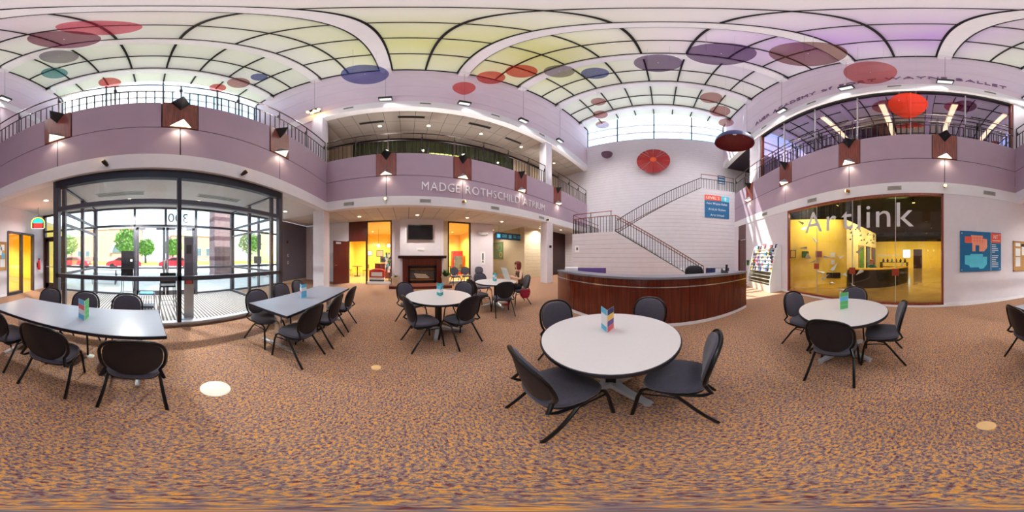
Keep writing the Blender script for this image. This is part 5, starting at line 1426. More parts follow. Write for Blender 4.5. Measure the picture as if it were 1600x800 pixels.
# hanging direction sign in the lobby
t = thing('direction_sign', 'dark blue hanging direction sign with cyan pictograms', 'sign', (-8.35, 6.1, 2.52), -PI/2)
MB().box(-1.0, 1.0, -0.03, 0.03, 0, 0.42).build('panel', 'sign_navy', t)
for x in (0.8, -0.05): MB().box(x-0.11, x+0.11, 0.03, 0.034, 0.10, 0.32).build('pictogram', 'sign_cyan', t)
for x, w in ((0.55, 0.35), (-0.30, 0.25), (-0.65, 0.3)): 
    for q in range(2): MB().box(x-w, x, 0.03, 0.033, 0.15+q*0.11, 0.20+q*0.11).build('text_line', 'sign_cyan', t)
for x in (-0.8, 0.8): MB().tube([(x, 0, 0.42), (x, 0, 0.88)], 0.008, 6).build('rod', 'black_metal', t)
# emergency light, info sign, painting
t = thing('emergency_light', 'white twin-head emergency light on the lobby wall', 'emergency light', (LX, 4.30, 2.72), -PI/2); MB().box(-0.16, 0.16, 0, 0.09, 0, 0.14).build('housing', 'paper_white', t)
for s in (-1, 1): MB().ball((s*0.24, 0.08, 0.08), (0.085, 0.07, 0.07), 12, 8).build('lamp_head', 'paper_white', t, True)
t = thing('wall_sign', 'narrow white wall sign with black column of symbols', 'sign', (LX, 4.30, 1.0), -PI/2); MB().box(-0.15, 0.15, 0, 0.02, 0, 0.75).build('panel', 'paper_white', t); MB().box(-0.04, 0.04, 0.02, 0.023, 0.27, 0.66).build('symbol', 'black_plastic', t); MB().box(-0.04, 0.04, 0.02, 0.023, 0.12, 0.22).build('symbol', 'black_plastic', t)
t = thing('painting', 'abstract green and grey painting in the passage', 'painting', (-11.1, 7.0, 1.25), PI); MB().box(-0.75, 0.75, 0, 0.04, 0, 1.35).build('canvas', 'green_wall', t)
for q, (x, z, r, c) in enumerate(((-0.3, 0.9, 0.28, 'green_print'), (0.2, 0.5, 0.33, 'grey_metal'), (0.0, 1.0, 0.18, 'pink_print'), (-0.45, 0.35, 0.2, 'yellow_print'))):
    MB().lathe([(r*0.8, 0), (r, 0), (r, 0.004), (r*0.8, 0.004)], 24, caps=False).xf(Matrix.Translation((x, 0.04, z)) @ Matrix.Rotation(-PI/2, 4, 'X')).build('painted_ring', c, t)
t = thing('wall_notice', 'white paper notice on the front of the stair block', 'notice', (-4.55, Y0, 1.72), PI); MB().box(-0.14, 0.14, 0, 0.01, 0, 0.36).build('sheet', 'paper_white', t); MB().box(-0.06, 0.06, 0.01, 0.012, 0.1, 0.26).build('print', 'grey_metal', t)
t = thing('wall_speaker', 'small black camera box on the lobby column', 'camera', (-5.77, 7.0, 1.95), -PI/2); MB().box(-0.06, 0.06, 0, 0.06, 0, 0.14).build('housing', 'black_plastic', t); MB().ball((0, 0.06, 0.07), 0.03, 10, 8).build('lens', 'tv_screen', t)
for lab, x, z in (('small fire alarm pull on the grey corridor wall', -6.7, 2.2), ('small switch plate on the grey corridor wall', -6.75, 1.45), ('small intercom on the grey corridor wall', -6.75, 1.05)):
    t = thing('wall_device', lab, 'switch', (x, -6.0, z), 0, 'devices on the grey wall'); MB().box(-0.06, 0.06, 0, 0.03, 0, 0.16).build('plate', 'brown_wall' if z > 2 else 'alu', t); MB().box(-0.025, 0.025, 0.03, 0.04, 0.05, 0.11).build('button', 'black_plastic', t)
t = thing('fire_extinguisher', 'red fire extinguisher by the yellow corridor doorway', 'extinguisher', (XD-0.10, -5.55, 0.9)); MB().lathe([(0, 0), (0.06, 0), (0.065, 0.03), (0.065, 0.36), (0.03, 0.43), (0.02, 0.44)], 16).build('cylinder', 'car_red', t, True); MB().box(-0.03, 0.03, -0.015, 0.015, 0.44, 0.50).build('valve', 'black_metal', t)
MB().box(0.04, 0.10, -0.03, 0.03, 0.1, 0.3).build('bracket', 'black_metal', t)

# =================================================================== BROCHURE RACK
t = thing('brochure_rack', 'white slanted brochure rack full of leaflets beside the gallery window', 'rack', W('D', 6.05, 0.02, 0), ROT['D'])
prof = [(0, 0), (0.62, 0), (0.60, 0.5), (0.22, 1.95), (0, 1.95)]
for x in (-0.88, 0.88): MB().prism(prof, 'x', x-0.02, x+0.02).build('side_panel', 'paper_white', t)
MB().box(-0.86, 0.86, 0, 0.02, 0, 1.95).build('back_panel', 'shelf_cream', t); MB().box(-0.86, 0.86, 0.02, 0.58, 0, 0.28).build('plinth', 'shelf_cream', t)
cols = ['paper_white', 'sky_print', 'violet_print', 'pink_print', 'navy_print', 'paper_white', 'grey_metal', 'paper_white', 'black_plastic', 'paper_white', 'sign_salmon', 'grey_metal', 'navy_print', 'vent', 'yellow_print']
rng = random.Random(11)
for r in range(10):
    z = 0.34+r*0.158; yb = 0.58-(max(0, z-0.5))*0.262
    MB().box(-0.86, 0.86, 0.02, yb, z, z+0.018).build('shelf', 'shelf_cream', t); MB().box(-0.86, 0.86, yb-0.012, yb, z, z+0.03).build('shelf_lip', 'shelf_cream', t)
    if r >= 3:
        x = -0.84
        while x < 0.76:
            w = rng.uniform(0.09, 0.13)
            MB().obox((x+w/2, yb-0.05, z+0.12), (w-0.006, 0.012, 0.22+rng.uniform(-0.03, 0.02)), (R(12), 0, 0)).build('leaflet_stack', rng.choice(cols), t)
            x += w
MB().obox((0.1, 0.16, 1.99), (0.3, 0.02, 0.14), (R(12), 0, 0)).build('header_card', 'pink_print', t)
t = thing('coat_stand_bin', 'green watering can like bin on a slim stand beside the brochure rack', 'bin', W('D', 7.55, 0.25, 0), 0)
t['label'] = 'slim white stand with dark green cup beside the brochure rack'; t.name = 'leaflet_stand'; t['category'] = 'stand'
MB().tube([(0, 0, 0.02), (0, 0, 1.25)], 0.025).build('pole', 'paper_white', t); MB().lathe([(0, 0), (0.2, 0), (0.2, 0.02), (0, 0.03)], 20, caps=False).build('base', 'paper_white', t); MB().lathe([(0.05, 1.0), (0.09, 1.28), (0.08, 1.28), (0.04, 1.02)], 16).build('cup', 'leaf_dark', t, True)

# =================================================================== HANGING DISCS
DC_ = {'maroon': (150, 44, 96), 'pinkred': (232, 92, 130), 'grey': (150, 138, 150), 'teal': (84, 170, 176), 'red': (222, 62, 54), 'blue': (84, 96, 176), 'violet': (112, 66, 130), 'brown': (150, 92, 74), 'redbrown': (206, 96, 84), 'orange': (226, 78, 46), 'rose': (186, 116, 112)}
for k, c in DC_.items(): tinted('disc_'+k, c, 0.86 if k not in ('orange', 'red', 'blue') else (0.6 if k == 'orange' else 0.8))
def dish_mesh(name, d, sag, mat, petal=False):
    n = 40; rings = []
    for rr in (1.0, 0.8, 0.55, 0.3, 0.02):
        ring = []
        for k in range(n):
            a = 2*PI*k/n; r_ = d/2*rr*(1+ (0.16*math.cos(a)**8 if (petal and math.cos(a) > 0) else 0))
            ring.append((r_*math.cos(a), r_*math.sin(a), sag*(1-rr*rr)))
        rings.append(ring)
    top = [[(x, y, z+0.006) for x, y, z in rg] for rg in reversed(rings)]
    return MB().loft(rings+top, caps=False)
DL = [((1.4,-2.39,12.63),1.25,'maroon','maroon disc over the entrance balcony, larger of the overlapping pair'), ((0.64,-1.96,13.4),1.09,'pinkred','pink-red disc high over the entrance, overlapping the maroon one'),
 ((2.29,-3.64,13.3),1.05,'grey','grey disc above the left end of the entrance railing'), ((3.16,-4.73,13.3),0.94,'teal','teal and blue disc near the upper left wall'), ((1.58,-6.2,13.0),0.9,'red','faint red disc before the entrance-end arched window, left'),
 ((-2.76,-6.3,13.0),0.72,'red','faint red disc before the entrance-end arched window, centre right'), ((-3.36,-5.6,13.2),0.92,'rose','rose disc before the entrance-end arched window, right'), ((-3.74,-4.75,13.3),0.64,'blue','pale blue disc above the right end of the entrance railing'),
 ((-4.1,-1.07,10.07),1.25,'blue','large blue disc near the entrance-side corner of the lettered wall'), ((-4.93,1.82,10.28),0.75,'red','red pointed petal disc low against the lettered upper wall'), ((-5.2,2.97,13.1),1.06,'red','red disc second of the three by the lettered wall'),
 ((-4.24,3.62,13.4),1.1,'red','red disc highest of the three by the lettered wall'), ((-3.3,4.5,13.4),1.07,'grey','grey disc next to the red discs'), ((-2.31,5.27,13.4),0.99,'blue','small blue-grey disc next to the grey one'),
 ((-0.11,4.18,11.71),1.25,'violet','grey-violet disc near the middle of the vault'), ((1.02,2.7,9.83),1.25,'violet','large dark violet disc beside the middle of the vault'), ((2.03,1.63,9.01),1.25,'brown','large brown disc over the gallery side'),
 ((3.62,1.1,9.38),1.25,'redbrown','red-brown disc in front of the ballet lettering'), ((4.15,0.27,7.05),1.02,'orange','orange-red shield disc in front of the studio window'), ((2.38,7.73,13.3),1.12,'rose','rose disc high near the stair end, gallery side'),
 ((3.24,8.78,13.0),1.2,'rose','rose disc second from top near the stair end, gallery side'), ((4.0,9.7,12.7),0.98,'rose','pale rose disc lowest near the stair end, gallery side'), ((-3.28,7.92,13.4),0.8,'rose','rose disc highest near the stair end, lettered side'),
 ((-3.72,9.29,13.3),0.92,'rose','rose disc second near the stair end, lettered side'), ((-4.09,10.6,13.3),0.95,'rose','rose disc nearest the arched window, lettered side')]
for i, (p, d, c, lab) in enumerate(DL):
    t = thing('hanging_disc', lab, 'disc', p, R(37*i), 'translucent hanging discs')
    petal = c in ('orange',) or i == 9
    o = dish_mesh('disc', d, 0.10*d, None, petal).build('disc', 'disc_'+c, t, True)
    dist = Vector((p[0], p[1]))
    # hang each dish leaning a little; the low ones show their face
    w = {9: 0.9, 18: 0.95, 17: 0.5, 10: 0.4}.get(i, 0.12)
    nrm = (Vector((0, 0, CAM_Z))-Vector(p)).normalized()*w+Vector((0, 0, -1))*(1-w); nrm.normalize(); nrm = -nrm
    dn = Vector((0, 0, -1))-nrm*Vector((0, 0, -1)).dot(nrm); dn = dn.normalized() if dn.length > 1e-3 else Vector((1, 0, 0))
    yv = nrm.cross(dn); Mx = Matrix((dn, yv, nrm)).transposed()
    o.rotation_euler = (Matrix.Rotation(-R(37*i), 3, 'Z') @ Mx).to_euler()
    for s in (-1, 1):
        MB().tube([(s*d*0.25, 0, 0.08*d), (s*d*0.25, 0, vz(p[0])-p[2]-0.05)], 0.003, 5).build('wire', 'alu', t)
# big red disc on the stair wall
t = thing('wall_disc', 'big red segmented disc with orange centre hung on the stair wall', 'disc', (-0.63, YC-0.30, 9.02), PI)
pm('disc_red_solid', (158, 26, 28), 0.4, var=0.1); pm('disc_orange_solid', (224, 92, 40), 0.4)
for k in range(12):
    a0, a1 = 2*PI*k/12+0.012, 2*PI*(k+1)/12-0.012; mb = MB(); rr = [(0.22, 0.14), (0.7, 0.09), (1.17, 0.0)]
    rings = []
    for q in range(5):
        a = a0+(a1-a0)*q/4; rings.append([(r*math.cos(a), y+0.1, r*math.sin(a)) for r, y in rr]+[(r*math.cos(a), y+0.085, r*math.sin(a)) for r, y in reversed(rr)])
    mb.loft(rings).build('segment', 'disc_red_solid', t)
MB().lathe([(0, 0.26), (0.2, 0.25), (0.25, 0.23), (0.25, 0.2), (0, 0.2)], 24, caps=False).xf(Matrix.Rotation(-PI/2, 4, 'X')).build('hub', 'disc_orange_solid', t, True)
for k in range(4):
    a = PI/4+k*PI/2; MB().tube([(0.3*math.cos(a), 0.25, 0.3*math.sin(a)), (1.15*math.cos(a), 0.13, 1.15*math.sin(a))], 0.012, 6).build('spoke', 'alu', t)
MB().tube([(0, 0, 0), (0, 0.2, 0)], 0.05).build('mount', 'alu', t); MB().tube([(0, 0.1, 1.1), (0, 0.1, 3.5)], 0.004, 5).build('wire', 'alu', t)
# blue canopy disc and small violet cup
pm('disc_navy', (52, 60, 110), 0.45); pm('disc_maroon_solid', (128, 40, 44), 0.5); pm('disc_plum', (92, 62, 84), 0.5)
t = thing('hanging_disc', 'navy bowl disc with red inside near the stair landing', 'disc', (2.36, 4.97, 6.05), R(-25), 'solid hanging discs')
n = 28; rings = []
for q in range(7):
    a = R(6+q*14); rings.append([(0.68*math.sin(a)*math.cos(2*PI*k/n), 0.68*math.sin(a)*math.sin(2*PI*k/n), 0.52*math.cos(a)) for k in range(n)])
MB().loft(rings, caps=False).build('bowl', 'disc_navy', t, True)
MB().loft([[(x*0.985, y*0.985, z-0.012) for x, y, z in rg] for rg in rings], caps=False).build('lining', 'disc_maroon_solid', t, True)
for s in (-1, 1): MB().tube([(s*0.3, 0, 0.35), (s*0.3, 0, vz(2.36)-6.1)], 0.003, 5).build('wire', 'alu', t)
for ch in t.children:
    if ch.name.startswith(('bowl', 'lining')): ch.rotation_euler = (R(4), 0, 0)
t = thing('hanging_disc', 'small plum cup disc beside the stair wall', 'disc', (-3.95, 11.15, 9.95), 0, 'solid hanging discs')
MB().lathe([(0.03, -0.28), (0.22, -0.24), (0.36, -0.1), (0.42, 0.1), (0.42, 0.14), (0.40, 0.14)], 24, caps=False).build('bowl', 'disc_plum', t, True); MB().lathe([(0.0, 0.10), (0.41, 0.11)], 24, caps=False).build('lid', 'grey_metal', t)
MB().tube([(0, 0, 0.1), (0, 0, vz(-3.95)-10.0)], 0.003, 5).build('wire', 'alu', t)

# slot diffusers in the upper lobby ceiling
for i, (y, x) in enumerate(((-1.5, -6.9), (0.2, -6.6), (3.2, -6.6), (5.4, -7.0), (8.0, -6.9))):
    t = thing('slot_diffuser', 'dark slot diffuser in the upper lobby ceiling, %s from the entrance' % ['first', 'second', 'third', 'fourth', 'fifth'][i], 'vent', (x, y, Z_UB0+0.02), 0, 'upper lobby slot diffusers')
    MB().box(-0.09, 0.09, -0.55, 0.55, -0.012, 0.0).build('diffuser_frame', 'vent_dark', t); MB().box(-0.05, 0.05, -0.52, 0.52, -0.015, -0.011).build('slot', 'black_metal', t)

# =================================================================== GALLERY CONTENTS
t = thing('gallery_desk', 'black curved gallery counter with yellow top behind the shop window', 'desk', (0, 0, 0))
gpts = [(6.95, 3.2), (6.98, 2.75), (7.1, 2.3), (7.4, 1.75), (7.9, 1.25), (8.6, 0.85), (9.3, 0.65)]
m = MB(); m2 = MB()
def strip(mb, pts, off0, off1, z0, z1):
    rings = []
    for i, p in enumerate(pts):
        a = Vector(pts[min(i+1, len(pts)-1)])-Vector(pts[max(i-1, 0)]); a.normalize(); nn = Vector((-a.y, a.x))
        p = Vector(p); q0 = p+nn*off0; q1 = p+nn*off1
        rings.append([(q0.x, q0.y, z0), (q1.x, q1.y, z0), (q1.x, q1.y, z1), (q0.x, q0.y, z1)])
    return mb.loft(rings)
strip(MB(), gpts, 0.0, 0.06, 0.0, 0.86).build('front', 'black_desk', t, True); strip(MB(), gpts, -0.04, 0.55, 0.86, 0.91).build('top', 'yellow_top', t, True)
strip(MB(), gpts, 0.5, 0.55, 0.0, 0.86).build('back', 'black_desk', t, True)
def wall_pic(label, x, y, z, w, h, fr, inn, name='picture', cat='picture'):
    ang = math.atan2(-2.9, 2.0)
    t = thing(name, label, cat, (x-0.05, y-0.035, z), ang+PI, 'pictures on the gallery wall')
    MB().box(-w/2, w/2, 0, 0.03, 0, h).build('frame', fr, t); MB().box(-w/2+0.03, w/2-0.03, 0.03, 0.034, 0.03, h-0.03).build('image', inn, t)
wall_pic('small dark framed picture at the left of the gallery wall', 5.57, 5.37, 1.4, 0.26, 0.38, 'black_plastic', 'yellow_print'); wall_pic('dark framed picture second on the gallery wall', 5.89, 4.90, 1.42, 0.32, 0.30, 'black_plastic', 'leaf_dark')
wall_pic('red-brown square picture on the gallery wall', 6.25, 4.38, 1.45, 0.30, 0.28, 'push_plate', 'red_wood'); wall_pic('small pale notice on the gallery wall, upper', 6.62, 3.85, 1.42, 0.26, 0.26, 'yellow_pale', 'paper_white'); wall_pic('small pale notice on the gallery wall, lower', 6.62, 3.85, 1.10, 0.22, 0.24, 'yellow_pale', 'paper_white')
wall_pic('long black wall box low on the gallery wall', 6.64, 3.82, 0.46, 0.66, 0.26, 'black_plastic', 'black_metal', 'wall_box', 'box')
for k, (x0, x1, lab) in enumerate(((8.55, 9.45, 'pale grey door in the gallery partition'), (9.9, 10.7, 'glazed display door in the gallery partition'), (11.1, 12.1, 'brown display door at the end of the gallery partition'))):
    d = thing('partition_door', lab, 'door', ((x0+x1)/2, 3.30, 0.02), PI, 'doors of the gallery partition'); w = (x1-x0)/2
    MB().box(-w, w, 0, 0.04, 0, 2.1).build('leaf', ['oak', 'frame_dark', 'red_wood'][k], d); MB().box(-w+0.1, w-0.1, 0.04, 0.05, 0.2, 2.0).build('panel', ['leaf', 'window_far', 'frame_grey'][k], d)
rng = random.Random(5)
t = thing('moth_installation', 'scatter of tiny dark paper moths pinned high on the gallery partition', 'artwork', (0, 3.30, 0))
for k in range(26):
    x = 7.3+rng.random()*4.5; z = 2.3+rng.random()*0.8
    a = rng.uniform(-1, 1); m = MB()
    m.add([(x, 0, z), (x+0.10, -0.05, z+0.07+a*0.04), (x+0.11, -0.045, z-0.04), (x, -0.003, z-0.04), (x-0.10, -0.05, z+0.07+a*0.04), (x-0.11, -0.045, z-0.04)], [(0, 1, 2, 3), (0, 3, 5, 4)])
    m.build('moth', 'frame_dark', t)
d = thing('gallery_door', 'dark double door in the far yellow gallery wall', 'door', (GX-0.01, 0.08, 0), PI/2); MB().box(-0.47, 0.47, 0, 0.05, 0, 2.25).build('leaf', 'dark_wood', d); MB().box(-0.53, 0.53, 0, 0.03, 0, 2.32).build('frame', 'frame_dark', d)
d = thing('gallery_screen', 'bright white lit screen on the far gallery wall', 'screen', (GX-0.01, 1.45, 1.25), PI/2); MB().box(-0.48, 0.48, 0, 0.06, 0, 1.05).build('housing', 'alu', d); MB().box(-0.43, 0.43, 0.06, 0.065, 0.06, 0.99).build('display', 'screen_white', d)
d = thing('wall_text', 'row of faint cream squares on the far gallery wall', 'lettering', (GX-0.01, 3.7, 1.45), PI/2)
for k in range(9): MB().box(-1.35+k*0.31, -1.15+k*0.31, 0, 0.03, 0, 0.24).build('tile_letter', 'shelf_cream', d)
t = thing('easel', 'white folding easel standing in the gallery', 'easel', (9.6, 0.95, 0), R(70))
for p0, p1 in (((-0.22, 0.1, 0), (-0.04, 0, 1.15)), ((0.22, 0.1, 0), (0.04, 0, 1.15)), ((0, -0.35, 0), (0, 0, 1.1))): MB().tube([p0, p1], 0.018, 6).build('leg', 'paper_white', t)
MB().box(-0.25, 0.25, 0.03, 0.05, 0.5, 0.9).build('board', 'frame_grey', t)
t = thing('gallery_shelf', 'dark shelf unit with small art objects behind the gallery counter', 'shelf', (10.6, 1.6, 0), R(80))
for z in (0.4, 0.8, 1.1): MB().box(-0.9, 0.9, -0.2, 0.2, z-0.03, z).build('shelf', 'dark_wood', t)
for x in (-0.9, 0.9): MB().box(x-0.02, x+0.02, -0.2, 0.2, 0, 1.1).build('side', 'dark_wood', t)
for k in range(6): 
    o = MB().lathe([(0.05, 0), (0.09, 0.08), (0.04, 0.18), (0.05, 0.22)], 12).build('art_object', ['red_wood', 'black_plastic', 'brass', 'teal', 'mahogany', 'black_plastic'][k], t, True); o.location = (-0.75+k*0.3, 0, 1.1)
# paper planes hung behind the glass
PL = [(5.35,4.75,3.01),(5.5,4.62,2.75),(5.67,4.26,2.25),(5.35,4.58,1.84),(5.51,4.45,1.5),(5.69,3.52,1.45),(5.35,3.0,1.09),(5.53,2.87,1.43),(5.80,4.43,1.22),(5.35,3.7,0.86),(5.52,3.53,0.67),(5.69,3.31,0.38),(5.35,2.73,0.23),(5.53,2.68,0.77),(5.71,2.39,0.34),(5.35,2.02,0.91),(5.54,2.04,1.73)]
ordn = ['topmost', 'second highest', 'third highest', 'fourth', 'fifth', 'sixth', 'seventh', 'eighth', 'ninth', 'tenth', 'eleventh', 'twelfth', 'thirteenth', 'fourteenth', 'fifteenth', 'sixteenth', 'last']
orders = sorted(range(len(PL)), key=lambda i: -PL[i][2])
for rank, i in enumerate(orders):
    t = thing('paper_plane', 'white folded paper plane, %s from the top of the swarm behind the shop window' % ordn[rank], 'paper plane', PL[i], rng.uniform(0, 6.28), 'paper planes behind the gallery window')
    s = 0.18; tl = rng.uniform(-0.5, 0.9)
    for sg_ in (-1, 1): MB().add([(0, s, 0), (0, -s, 0.0), (sg_*s*0.8, -s, 0.05)], [(0, 1, 2)]).xf(Matrix.Rotation(tl, 4, 'X')).build('wing', 'paper_white', t)
    MB().add([(0, s, 0), (0, -s, 0), (0, -s, -0.06)], [(0, 1, 2)]).xf(Matrix.Rotation(tl, 4, 'X')).build('keel', 'paper_white', t)
    MB().tube([(0, 0, 0), (0, 0, 4.38-PL[i][2])], 0.0015, 4).build('thread', 'paper_white', t)
# gallery track lights
def track_spot(label, x, y, z, d, e, col=(1, 0.86, 0.58)):
    t = thing('track_light', label, 'track light', (x, y, z), 0, 'gallery track lights'); d = Vector(d).normalized()
    MB().tube([(0, 0, 0), (0, 0, 4.4-z)], 0.012, 6).build('stem', 'black_metal', t); MB().tube([d*-0.08, d*0.08], [0.045, 0.06], 12).build('can', 'black_metal', t, True); MB().tube([d*0.081, d*0.085], 0.05, 12).build('lens', 'lamp_amber', t)
    lamp('bulb', 'SPOT', tuple(d*0.1), e, col, t, 0.06, d, R(130), 0.9)
for i, (x, y, dx, dy) in enumerate(((6.0, 3.2, 0.1, 0.8), (5.4, 4.3, 0.5, 0.5), (8.0, 1.8, 0.1, 1.0), (8.5, -1.2, 0.3, -0.2), (10.8, 1.2, 0.0, 0.9), (12.5, -1.0, 0.6, 0.1), (15.5, 1.2, 1, 0.2), (16.0, -1.5, 1, 0.0), (15.8, 4.0, 1, 0.1), (6.4, 0.2, 0.2, -0.1))):
    track_spot('track spotlight in the dark gallery ceiling, %s' % ['by the angled wall', 'nearest the brochure rack', 'over the counter', 'over the open floor', 'facing the partition', 'over the middle floor', 'lighting the far screen', 'lighting the far right wall', 'lighting the far left wall', 'just behind the window'][i], x, y, 3.75, (dx, dy, -1.0), 290 if i > 1 else 110)
# studio ceiling strips
for i, y in enumerate((-3.1, -1.2, 1.2, 3.5)):
    t = thing('fluorescent_strip', 'long warm fluorescent strip in the upper studio, %s' % ['nearest the entrance corner', 'second from the entrance corner', 'third from the entrance corner', 'nearest the stairs'][i], 'strip light', (6.6, y, Z_UB0-0.35), 0, 'studio strip lights')
    MB().box(-1.4, 1.4, -0.12, 0.12, 0.0, 0.08).build('housing', 'paper_white', t); MB().box(-1.36, 1.36, -0.1, 0.1, -0.03, 0.0).build('diffuser', 'tube_glow', t)
    for s in (-1, 1): MB().tube([(s*1.1, 0, 0.08), (s*1.1, 0, 0.37)], 0.008, 6).build('hanger', 'alu', t)
t = thing('studio_barre', 'wooden ballet barre along the back of the upper studio', 'barre', (9.1, 1.5, Z_F2)); MB().tube([(0, -4, 1.05), (0, 4, 1.05)], 0.025).build('rail', 'oak', t)
for k in range(5): MB().tube([(0, -3.8+k*1.9, 0), (0, -3.8+k*1.9, 1.05)], 0.02).build('post', 'black_metal', t)
t = thing('office_light_panel', 'bright panel light in the green upper office', 'ceiling light', (-10.2, 2.6, 8.86)); MB().box(-0.3, 0.3, -1.2, 1.2, 0, 0.04).build('frame', 'paper_white', t); MB().box(-0.27, 0.27, -1.17, 1.17, -0.01, 0.0).build('diffuser', 'tube_glow', t)

# =================================================================== CAFE CONTENTS
t = thing('cafe_counter', 'red-brown cafe counter seen through the left window', 'counter', (-11.0, -1.2, 0)); MB().box(-0.3, 0.3, -0.9, 0.9, 0, 1.0).build('body', 'mahogany', t); MB().box(-0.35, 0.35, -0.95, 0.95, 1.0, 1.05).build('top', 'yellow_top', t)
t = thing('coffee_machine', 'grey coffee machine on the cafe counter', 'machine', (-11.0, -1.5, 1.05)); MB().box(-0.2, 0.2, -0.25, 0.25, 0, 0.4).build('body', 'frame_grey', t); MB().box(0.2, 0.24, -0.15, 0.15, 0.1, 0.25).build('panel', 'black_plastic', t); MB().box(0.2, 0.34, -0.2, 0.2, 0, 0.03).build('drip_tray', 'alu', t)
t = thing('merchandise_rack', 'crowded white card rack inside the left cafe window', 'rack', (-9.38, -1.0, 0))
MB().tube([(0, 0, 0), (0, 0, 1.7)], 0.03).build('pole', 'black_metal', t); MB().lathe([(0, 0), (0.3, 0), (0.3, 0.03), (0, 0.04)], 20, caps=False).build('base', 'black_metal', t)
for k in range(40):
    a = k*2.4; z = 0.65+0.025*k
    MB().obox((0.22*math.cos(a), 0.22*math.sin(a), z), (0.012, 0.13, 0.17), (0, 0, a)).build('card', ['paper_white', 'sky_print', 'paper_white', 'leaf_dark', 'paper_white', 'navy_print'][k % 6], t)
for k, (z, lab) in enumerate(((0.12, 'white carton at the bottom of the pile inside the left cafe window'), (0.32, 'red and white snack carton on the pile inside the left cafe window'))):
    t = thing('snack_carton', lab, 'carton', (-8.84, -1.60, z if k else 0.0), 0, 'cartons in the cafe window')
    if k == 0: MB().box(-0.15, 0.15, -0.42, 0.42, 0, 0.32).build('body', 'paper_white', t); MB().box(0.15, 0.153, -0.4, 0.4, 0.1, 0.2).build('band', 'navy_print', t)
    else:
        MB().box(-0.15, 0.15, -0.42, 0.42, 0, 0.40).build('body', 'red_print', t); MB().box(0.15, 0.153, -0.3, 0.3, 0.08, 0.3).build('band', 'paper_white', t)
        MB().prism([(-0.4, 0.4), (0.4, 0.4), (0.2, 0.47), (-0.2, 0.47)], 'x', -0.15, 0.15).build('lid', 'red_print', t)
for k, (y, lab) in enumerate(((-3.6, 'dark cafe table deep inside the open doorway'), (3.2, 'red cafe table behind the right window'))):
    t = thing('cafe_table', lab, 'table', (-11.6, y, 0), 0, 'cafe tables'); MB().lathe([(0, 0.72), (0.4, 0.72), (0.4, 0.75), (0, 0.75)], 24, caps=False).build('top', 'mahogany', t); MB().tube([(0, 0, 0.03), (0, 0, 0.72)], 0.04).build('pedestal', 'black_metal', t); MB().lathe([(0, 0), (0.25, 0), (0.25, 0.03), (0, 0.04)], 20, caps=False).build('base', 'black_metal', t)
    for s in (-1, 1):
        c = thing('cafe_chair', 'dark cafe chair %s of the %s' % ('left' if s < 0 else 'right', lab), 'chair', (-11.6, y+s*0.65, 0), 0 if s < 0 else PI, 'cafe chairs')
        MB().box(-0.2, 0.2, -0.2, 0.2, 0.43, 0.46).build('seat', 'dark_wood', c); MB().box(-0.2, 0.2, -0.2, -0.17, 0.6, 0.88).build('backrest', 'dark_wood', c)
        for sx in (-1, 1):
            for sy in (-1, 1): MB().tube([(sx*0.17, sy*0.17, 0), (sx*0.17, sy*0.17, 0.43 if sy > 0 else 0.88)], 0.014, 6).build('leg', 'black_metal', c)
t = thing('drinks_cooler', 'red drinks cooler behind the right cafe window', 'cooler', (-12.8, 4.1, 0), -PI/2); MB().box(-0.4, 0.4, -0.3, 0.3, 0, 1.9).build('cabinet', 'red_print', t); MB().box(-0.34, 0.34, 0.3, 0.32, 0.2, 1.5).build('glass_door', 'window_far', t); MB().box(0.30, 0.33, 0.32, 0.36, 0.7, 1.2).build('handle', 'alu', t)
for k, (y, z, w, h, c, lab) in enumerate(((-3.2, 1.5, 0.5, 0.5, 'paper_white', 'white framed print left on the yellow cafe wall'), (-2.3, 1.45, 0.6, 0.55, 'sign_salmon', 'pale framed print right of it on the cafe wall'), (-0.4, 1.5, 0.7, 0.6, 'frame_dark', 'dark blackboard on the yellow cafe wall'))):
    t = thing('framed_print', lab, 'picture', (-14.0, y, z), -PI/2, 'prints on the cafe wall'); MB().box(-w/2, w/2, 0, 0.03, 0, h).build('frame', 'black_plastic' if k else 'oak', t); MB().box(-w/2+0.05, w/2-0.05, 0.03, 0.034, 0.05, h-0.05).build('image', c, t)
for k, y in enumerate((-1.9, -1.2)):
    t = thing('pendant_lamp', 'small globe pendant over the cafe counter, %s' % ('left' if k == 0 else 'right'), 'pendant lamp', (-11.0, y, 3.4), 0, 'cafe pendants'); MB().tube([(0, 0, 0), (0, 0, -1.1)], 0.006, 6).build('cord', 'black_metal', t); MB().ball((0, 0, -1.2), 0.11, 14, 10).build('globe', 'lamp_cream', t, True)

